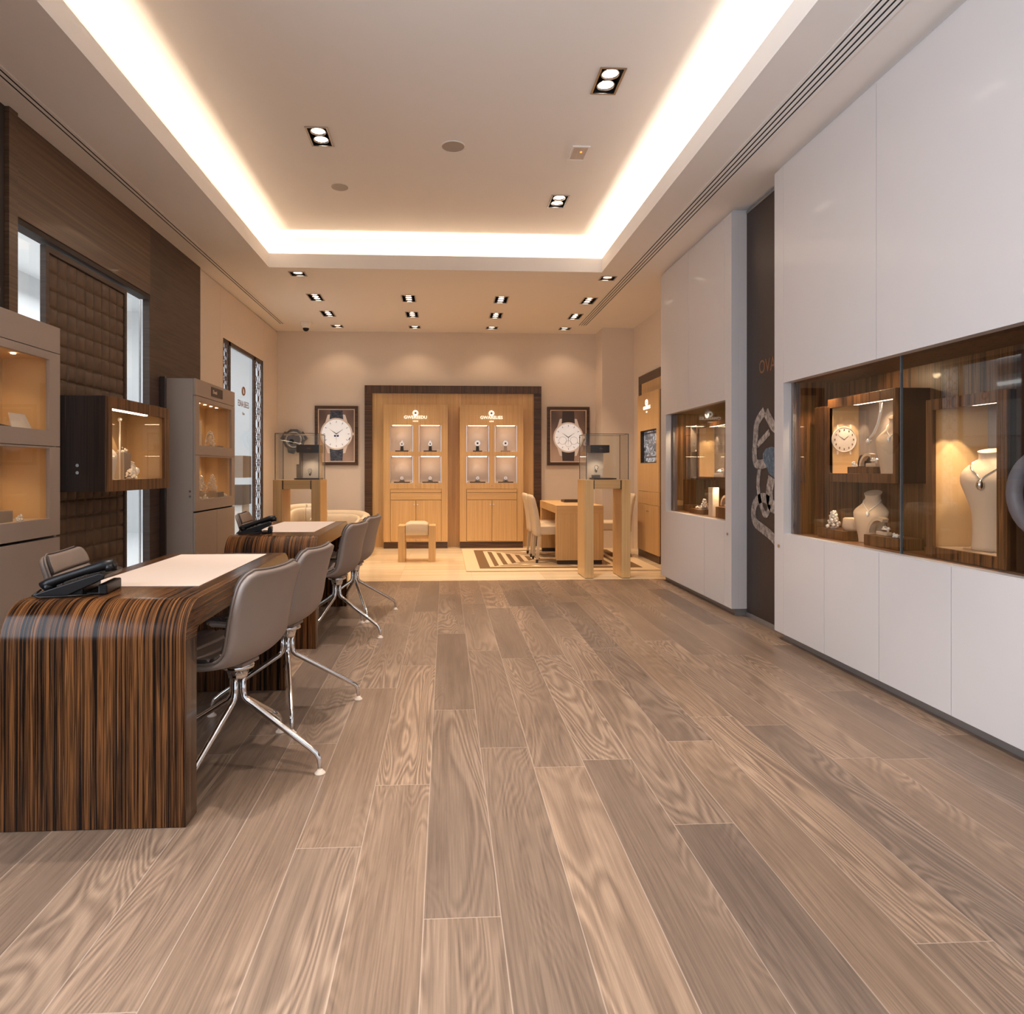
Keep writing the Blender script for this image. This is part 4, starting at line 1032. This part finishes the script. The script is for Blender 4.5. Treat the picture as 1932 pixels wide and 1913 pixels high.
# right-hand oak kiosk
t = thing('wall_panelling', 'oak panel with brown surround on right wall behind the kiosk', 'wall panel', (2.864, 8.5, 0))
b = B(); b.box(-.022, 0, 1.07, 1.20, 0, 2.44).box(-.022, 0, -1.0, 1.20, 2.441, 2.56); b.obj('surround', 'frame_h', t)
B().box(-.016, 0, -1.0, 1.069, 0, 2.44).obj('panel', 'oak', t)
t = thing('kiosk_cabinet', 'tall oak kiosk cabinet with dark screen on right wall', 'display cabinet', (2.70, 8.33, 0))
B().slab((0, .93), (.91, 2.225), 'X', 0, .02, [(.10, .80, 1.288, 1.73)]).obj('front_panel', 'oak', t, bev=.001)
b = B(); b.box(.0205, .138, 0, .02, .1, 2.225).box(.0205, .138, .91, .93, .1, 2.225).box(.0205, .138, .02, .91, 2.2, 2.225); b.obj('carcass', 'frame_h', t)
B().box(0, .019, .001, .929, .738, .906).obj('drawer_front', 'oak', t, bev=.001)
for a in (.001, .466): B().box(0, .019, a, a+.463, .10, .734).obj('cabinet_door', 'oak', t, bev=.001)
B().box(.008, .13, .005, .925, 0, .099).obj('plinth', 'frame_h', t)
b = B()
for y in (.44, .49): b.disc((-.006, y, .645), .009, 'X', .006, 14)
b.obj('lock', 'steel', t)
s_ = B().slab((.10, .80), (1.288, 1.73), 'X', .004, .06, [(.112, .788, 1.300, 1.718)]).obj('screen_bezel', 'taupe_dark', t)
SCR = grain('screen_image', (5, 5, 7), [(.35, (36, 38, 42)), (.5, (84, 88, 94)), (.6, (150, 155, 160)), (.7, (70, 74, 80))], .2, .3, 4, rnd=False, amt=.5)
n_ = SCR.node_tree; n_.links.new(n_.nodes['Principled BSDF'].inputs['Base Color'].links[0].from_socket, n_.nodes['Principled BSDF'].inputs['Emission Color']); n_.nodes['Principled BSDF'].inputs['Emission Strength'].default_value = .8
B().box(.050, .055, .112, .788, 1.300, 1.718).obj('screen', SCR, s_)
B().slab((.18, .74), (1.36, 1.70), 'X', .047, .0495, [(.20, .72, 1.38, 1.68)]).obj('screen_border', 'print_ink', s_)
logo(t, -.003, .50, 2.03, ROT_RIGHT, 'GHARBEES', 'GNE', .065, .034, ax='X-')
# ================================================================== RIGHT: WHITE BUILT-IN DISPLAY CABINETS
def front_box(nm, y0, y1, z0, z1, t, holes=None):
    return B().box(2.35, 2.41, y0, y1, z0, z1).obj(nm, 'lacquer', t, bev=.0012)
g = .0018
t = thing('built_in_vitrine', 'large white built-in display wall with wide glazed vitrine', 'display cabinet')
zo0, zo1 = .755, 1.803
for a, c in ((3.532, 4.534), (1.9, 3.532), (.2, 1.9), (-1.6, .2)):
    front_box('upper_panel', a+g, c-g, zo1, 3.312, t)
front_box('end_stile', 4.534+g*.3, 4.66, .055, 3.312, t)
ds = [4.534, 4.033, 3.51, 2.992, 2.47, 1.95, 1.43, .91, .39, -.13, -.65, -1.17, -1.6]
for a, c in zip(ds[1:], ds): 
    front_box('lower_door', a+g, c-g, .055, zo0-.006, t)
b = B(); b.box(2.41, 2.86, 4.60, 4.655, 0.05, 3.3).box(2.40, 2.42, -1.6, 4.63, 0, .055); b.obj('kick_plate', 'kick', t)
B().box(2.385, 2.86, -1.6, 4.65, 3.313, 3.349).obj('top_recess', 'lacquer', t)
b = B(); b.box(2.411, 2.78, .2, 4.533, .725, .754); b.obj('vitrine_floor', mat('vitrine_floor_wood', (150, 104, 62), .35, coat=.3), t)
b = B(); b.box(2.77, 2.782, .2, 4.533, .754, zo1+.02).box(2.411, 2.77, 4.518, 4.533, .755, zo1+.02); b.obj('vitrine_back', 'walnut_v', t)
B().box(2.411, 2.77, .2, 4.517, zo1+.003, zo1+.02).obj('vitrine_ceiling', 'walnut_v', t)
b = B(); b.box(2.405, 2.43, 4.508, 4.517, .755, zo1); b.obj('vitrine_jamb', 'steel', t)
for a, c in ((3.423, 4.507), (1.9, 3.418), (.2, 1.895)):
    B().box(2.412, 2.418, a, c, .755, zo1+.002).obj('glass_pane', 'glass_v', t)
for y in (3.4205, 1.8975): B().box(2.409, 2.421, y-.0045, y+.0045, .755, zo1+.002).obj('glass_joint', 'edge', t)
B().disc((2.344, 4.593, .662), .012, 'X', .006, 18).obj('lock', 'steel', t)
b = B(); b.box(2.352, 2.409, .2, 4.533, zo0-.0055, zo0-.0005); b.obj('sill', 'lacquer', t)

# contents of the large vitrine
zf = .755
tag(B().box(2.52, 2.765, 4.33, 4.44, zf, 1.62).obj('wood_pillar', 'walnut_v', bev=.002), 'upright striped wood pillar at far end of the large vitrine', 'pillar')
def lit_box(label, xf, y0, y1, z0, z1, oy0, oy1, oz0, oz1, tall):
    t = thing('vitrine_box', label, 'showcase', (xf, 0, 0))
    d = 2.768-xf
    b = B(); b.box(.02, d, y0, y0+.02, z0, z1).box(.02, d, y1-.02, y1, z0, z1).box(.02, d, y0+.02, y1-.02, z1-.02, z1).box(.02, d, y0+.02, y1-.02, z0, z0+.02)
    b.obj('wood_case', 'walnut_dark', t, bev=.0015)
    B().slab((y0, y1), (z0, z1), 'X', 0, .0195, [(oy0, oy1, oz0, oz1)]).obj('front_frame', 'walnut_v', t, bev=.0015)
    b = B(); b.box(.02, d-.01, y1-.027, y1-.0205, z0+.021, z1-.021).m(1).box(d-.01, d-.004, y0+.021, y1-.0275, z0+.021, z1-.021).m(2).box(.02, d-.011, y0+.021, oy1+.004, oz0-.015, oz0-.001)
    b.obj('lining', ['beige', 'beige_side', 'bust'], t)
    led('led_strip', .05, .075, y0+.03, oy1-.18, oz1+.005, t)
    for k, x in enumerate((.075, .135)): spot('showcase_light', (x, oy1-.075, oz1-.012), 1.5 if not tall else 3.2, (1, .80, .56), 62, .2, .006, (x+.005, oy1-.03, oz0), t)
    spot('showcase_light', (.12, (y0+oy1)/2, oz1-.01), 3.0 if not tall else 6, (1, .78, .54), 115, .6, .02, (.12, (y0+oy1)/2-.02, oz0), t)
    return t
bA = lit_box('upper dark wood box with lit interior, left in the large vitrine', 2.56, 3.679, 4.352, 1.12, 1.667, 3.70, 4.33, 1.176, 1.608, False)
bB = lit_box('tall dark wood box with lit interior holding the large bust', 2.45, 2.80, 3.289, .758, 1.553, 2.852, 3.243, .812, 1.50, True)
# watch print on the far side of box A
t = thing('watch_print', 'pale watch print on lit side of the upper vitrine box', 'picture', (2.655, 4.3235, 1.40))
B().disc((0, 0, 0), .080, 'Y', -.002, 36).obj('dial', 'ivory', t)
b = B(); b.ring((0, -.002, 0), .082, .004, 'Y', 36, 6)
for s_ in (1, -1):
    for q in (1, -1): b.poly([(q*.035, 0, s_*.078), (q*.05, 0, s_*.07), (q*.05, 0, s_*.098), (q*.04, 0, s_*.10)], (0, -.002, 0))
b.obj('case', 'ivory', t)
b = B()
for a, l in ((-55, .05), (50, .045)):
    a = R_(a); dx, dz = math.sin(a), math.cos(a); b.poly([(dz*.002, -.003, -dx*.002), (dx*l, -.003, dz*l), (-dz*.002, -.003, dx*.002)], (0, -.001, 0))
for k in range(12):
    a = k*PI/6; b.box(.064*math.sin(a)-.003, .064*math.sin(a)+.003, -.004, -.0025, .064*math.cos(a)-.006, .064*math.cos(a)+.006)
b.obj('hands_and_markers', 'gold', t)
zA = 1.176
riser('dark block near the watch print in upper box', 2.63, 4.13, zA, .07, .12, .042)
t = thing('ring_stand', 'dark curved ring stand on block in the upper box', 'jewellery stand', (2.645, 4.09, zA+.042))
rows = [[(-.02, -.04*math.cos(a), .075*math.sin(a)), (.02, -.04*math.cos(a), .075*math.sin(a)), (.02, -.032*math.cos(a), .066*math.sin(a)), (-.02, -.032*math.cos(a), .066*math.sin(a))] for a in [PI*k/12 for k in range(13)]]
B().grid(rows, False, True, True).obj('arch', 'plate', t)
pile('diamond ring on the dark block in upper box', (2.60, 4.13, zA+.042), .035, .05, 12, 31)
riser('dark block under bracelet stand in upper box', 2.62, 3.965, zA, .09, .14, .04)
arch('cream bracelet stand in the upper vitrine box', (2.62, 4.0, zA+.041), R_(-90), .085, .03)
bust('cream bust cut by the frame in upper vitrine box', (2.665, 3.83, zA), R_(200), 1.2)
pts = [(2.600, 3.86, 1.60), (2.60, 3.868, 1.54), (2.599, 3.89, 1.47), (2.597, 3.925, 1.42), (2.595, 3.965, 1.385)]
t = thing('hanging_necklace', 'diamond strand hanging inside the upper vitrine box', 'necklace', (0, 0, 0))
B().tube(pts, .008, 8).obj('strand', 'diamond', t); B().ball((2.595, 3.972, 1.375), .016).obj('pendant', 'diamond', t)
# floor of the large vitrine
riser('dark wood riser at far left on the vitrine floor', 2.56, 4.19, zf, .16, .28, .06)
t = thing('ring_stand', 'pale folded ring stand on far left riser in the vitrine', 'jewellery stand', (2.57, 4.10, zf+.0605))
B().lathe([(.045, 0), (.055, .02), (.05, .075), (.04, .08)], n=24).obj('drum', 'bust', t)
sparkle('sparkling ring cluster on far left riser in the vitrine', (2.53, 4.23, zf+.0605), .115, .045, 40, 71, 'jewel_cluster')
bust('pale necklace bust standing on the floor of large vitrine', (2.60, 3.955, zf), R_(215), 1.05)
riser('dark wood riser right of the bust on the vitrine floor', 2.56, 3.70, zf, .15, .30, .062)
arch('cream bracelet stand on the right riser, vitrine floor', (2.55, 3.79, zf+.0625), R_(-90), .105, .035)
pile('bracelet charm beside the glass joint on right riser', (2.53, 3.62, zf+.0625), .06, .06, 16, 33)
bust('large pale torso bust with dark oval pendant in tall box', (2.60, 3.07, .812), R_(205), .95, 'tall', pend=.018, chain='chrome')
riser('small dark block beside the torso bust in tall box', 2.56, 2.875, .812, .10, .06, .06)
pile('small pearl piece on the block in tall box', (2.55, 2.875, .872), .03, .03, 6, 35)
# dark panel and ring shaped to imitate a glass reflection, near end
t = thing('reflection_panel', 'dark panel with silver ring imitating a glass reflection, near end of large vitrine', 'poster', (2.47, 0, 0))
B().box(0, .02, 1.95, 2.77, .757, 1.74).obj('panel', 'walnut_dark', t)
b = B(); b.ring((-.004, 2.60, 1.10), .17, .035, 'X', 30, 6, 1); b.ring((-.005, 2.50, 1.27), .09, .025, 'X', 24, 6); b.obj('ring_motif', 'print_ink', t)
for x, y, e in ((2.60, 4.15, 5), (2.48, 3.88, 1.2), (2.58, 3.48, 4), (2.52, 2.45, 5)):
    spot('vitrine_light', (x, y, 1.11 if 3.68 < y < 4.36 else 1.79), e*(1 if y < 3.68 else .6), (1, .76, .48), 100, .7, .02, (x, y, .7))
spot('vitrine_light', (2.50, 4.3, 1.79), 9, (1, .72, .42), 90, .6, .02, (2.62, 4.40, .9))
spot('vitrine_light', (2.45, 4.05, 1.795), 4, (1, .74, .45), 120, .7, .02, (2.72, 3.9, 1.5))

# ------------------------------------------------------------------ smaller cabinet
t = thing('built_in_vitrine', 'smaller white built-in display wall at the marble edge', 'display cabinet')
y0, y1, o0, o1, z0, z1 = 5.378, 7.175, 5.498, 7.012, .764, 1.785
b0 = 2.35
front_box('upper_panel', 5.52+g, 6.348-g, z1, 3.312, t); front_box('upper_panel', 6.348+g, y1, z1, 3.312, t)
front_box('lower_door', 5.52+g, 5.955-g, .055, z0-.006, t); front_box('lower_door', 5.955+g, y1, .055, z0-.006, t)
B().box(2.35, 2.41, o1, y1, z0-.0055, z1-.0005).obj('far_stile', 'lacquer', t, bev=.001)
b = B(); b.box(2.35, 2.41, y0, 5.4975, .055, 3.312).box(2.4105, 2.86, y0, 5.40, .055, 3.312).box(2.35, 2.41, 5.4975, 5.52-g, .055, z0).box(2.35, 2.41, 5.4975, 5.52-g, z1, 3.312)
b.obj('end_panel', 'lacquer', t)
b = B(); b.box(2.385, 2.86, 5.42, 7.12, 3.313, 3.349); b.obj('top_recess', 'lacquer', t)
B().box(2.352, 2.409, o0, o1, z0-.0055, z0-.0005).obj('sill', 'lacquer', t)
b = B(); b.box(2.385, 2.86, y0+.012, 5.40, 0, .0545).box(2.40, 2.42, 5.40, y1-.02, 0, .0545).box(2.40, 2.86, y1-.03, y1-.01, 0, .0545); b.obj('kick_plate', 'kick', t)
B().box(2.411, 2.86, y1-.02, y1, .055, 3.312).obj('far_panel', 'lacquer', t)
B().box(2.411, 2.78, o0, o1, .735, z0-.001).obj('vitrine_floor', bpy.data.materials['vitrine_floor_wood'], t)
b = B(); b.box(2.77, 2.782, o0, o1, z0, z1+.02).box(2.411, 2.77, o1-.015, o1, z0, z1+.02).box(2.411, 2.77, o0, o0+.012, z0, z1+.02); b.obj('vitrine_back', 'walnut_v', t)
B().box(2.411, 2.77, o0+.013, o1-.016, z1+.003, z1+.02).obj('vitrine_ceiling', 'walnut_v', t)
B().box(2.412, 2.418, o0+.013, o1-.016, z0, z1).obj('glass_pane', 'glass_v', t)
B().box(2.420, 2.44, o1-.03, o1-.016, z0, z1).obj('vitrine_jamb', 'steel', t)
B().disc((2.344, 5.45, .664), .012, 'X', .006, 18).obj('lock', 'steel', t)
logo(t, 2.766, 6.93, 1.715, ROT_RIGHT, 'SCEBELENC', 'GENE', .075, .034, ax='X-')
for p in t.children:
    if p.name.startswith('logo'): p.location.y = 0
for p in [p for p in t.children if p.name.startswith('logo_')]: pass
zf = z0
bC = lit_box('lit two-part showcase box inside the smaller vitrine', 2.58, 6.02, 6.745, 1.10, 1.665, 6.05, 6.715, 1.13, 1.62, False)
b = B(); b.box(2.74, 2.765, 6.76, 6.96, 1.11, 1.66).box(2.60, 2.739, 6.945, 6.96, 1.11, 1.66).box(2.60, 2.739, 6.76, 6.944, 1.645, 1.66).box(2.60, 2.739, 6.76, 6.944, 1.11, 1.125).m(1).box(2.60, 2.739, 6.762, 6.943, 1.377, 1.384)
tag(b.obj('niche_shelf', ['beige_side', 'chrome']), 'narrow grey side niche with glass shelf, left in smaller vitrine', 'shelf')
pile('little jewel on the side niche shelf in smaller vitrine', (2.64, 6.85, 1.3845), .05, .07, 8, 51)
zc = 1.13
riser('pale plinth inside the lit box of smaller vitrine', 2.65, 6.22, zc, .12, .22, .035, 'ivory')
pile('white jewelled cuff on the pale plinth, smaller vitrine', (2.63, 6.24, zc+.035), .06, .11, 26, 52, gr=.013)
riser('tall pale slanted stand on the floor of smaller vitrine', 2.50, 6.11, zf, .06, .10, .27, 'ivory', 'display_stand')
riser('low pale box at far left of smaller vitrine floor', 2.58, 6.86, zf, .12, .16, .07, 'walnut_v')
riser('dark flat riser in the middle of smaller vitrine floor', 2.55, 6.50, zf, .16, .30, .045, 'walnut_v')
sparkle('sparkling jewel cluster on flat riser, smaller vitrine', (2.53, 6.40, zf+.0455), .10, .045, 36, 53, 'jewel_cluster')
pile('pale necklace lying on flat riser, smaller vitrine', (2.55, 6.56, zf+.0455), .08, .12, 20, 54)
riser('dark block at right of smaller vitrine floor', 2.55, 5.84, zf, .18, .26, .10, 'walnut_v')
arch('cream bracelet stand on dark block, smaller vitrine', (2.54, 5.90, zf+.1005), R_(-90), .105, .04)
for x, y, zt, e in ((2.50, 6.5, 1.09, 6), (2.50, 6.0, 1.09, 5), (2.50, 6.85, 1.775, 11), (2.46, 6.3, 1.775, 7)):
    spot('vitrine_light', (x, y, zt), e, (1, .74, .44), 110, .7, .02, (x+.08, y, .7))

# ------------------------------------------------------------------ dark banner with jewellery artwork
t = thing('banner_panel', 'tall dark brown banner with jewellery artwork between white walls', 'banner', (2.478, 0, 0))
B().box(0, .02, 4.66, 5.376, .03, 3.30).obj('panel', mat('banner_print', (52, 40, 36), .45, vary=.05), t)
B().box(-.004, .02, 4.66, 5.376, 3.301, 3.325).obj('edge_trim', 'kick', t); B().box(-.006, .02, 4.66, 5.376, 0, .029).obj('edge_trim', 'kick', t)
text('banner_lettering', 'OVAGAT', .15, 'copper', (-.001, 4.90, 2.0), ROT_RIGHT, t, .0005, .85)
PIC = grain('banner_jewellery', (30, 30, 22), [(.35, (96, 88, 84)), (.5, (150, 138, 130)), (.62, (186, 174, 166))], .6, 0, 3, rnd=False)
BLU = grain('banner_stone', (30, 30, 22), [(.35, (52, 70, 86)), (.55, (84, 106, 124)), (.66, (120, 140, 154))], .5, 0, 3, rnd=False)
def yz(u, v):                       # banner artwork sketched on its own plane
    return (5.376-(u-1408)*(5.376-4.90)/54.0, 1.2-(v-886)*.00405)
def band(P, wd):
    Q = sm_prof([yz(*p) for p in P], 5); L_, R2 = [], []
    for i, p in enumerate(Q):
        a = Q[max(i-1, 0)]; c = Q[min(i+1, len(Q)-1)]; tx, tz = c[0]-a[0], c[1]-a[1]; l = math.hypot(tx, tz)+1e-9
        L_.append((p[0]-tz/l*wd/2, p[1]+tx/l*wd/2)); R2.append((p[0]+tz/l*wd/2, p[1]-tx/l*wd/2))
    return L_, R2
b = B()
def strip(P, wd):
    L_, R2 = band(P, wd)
    for i in range(len(L_)-1):
        b.poly([(-.0005, *L_[i]), (-.0005, *L_[i+1]), (-.0005, *R2[i+1]), (-.0005, *R2[i])], (-.0035, 0, 0))
strip([(1443, 774), (1429, 795), (1426, 830), (1424, 855), (1427, 873), (1436, 876), (1446, 873)], .075)
strip([(1446, 776), (1452, 790), (1460, 806), (1470, 812)], .08)
strip([(1430, 838), (1442, 826), (1452, 815)], .05)
strip([(1434, 884), (1431, 910), (1433, 935), (1438, 958), (1444, 972), (1450, 966), (1452, 952)], .05)
strip([(1452, 945), (1440, 940), (1427, 950), (1422, 970), (1426, 990), (1440, 1000), (1455, 1010), (1468, 1024)], .075)
strip([(1456, 900), (1452, 930), (1455, 952), (1466, 956)], .10)
b.obj('jewellery_print', PIC, t)
b = B(); b.poly([(-.001, *yz(u, v)) for u, v in ((1446, 846), (1441, 855), (1441, 868), (1447, 880), (1452, 893), (1462, 902), (1475, 905), (1475, 850), (1456, 843))], (-.004, 0, 0)); b.obj('stone_print', BLU, t)
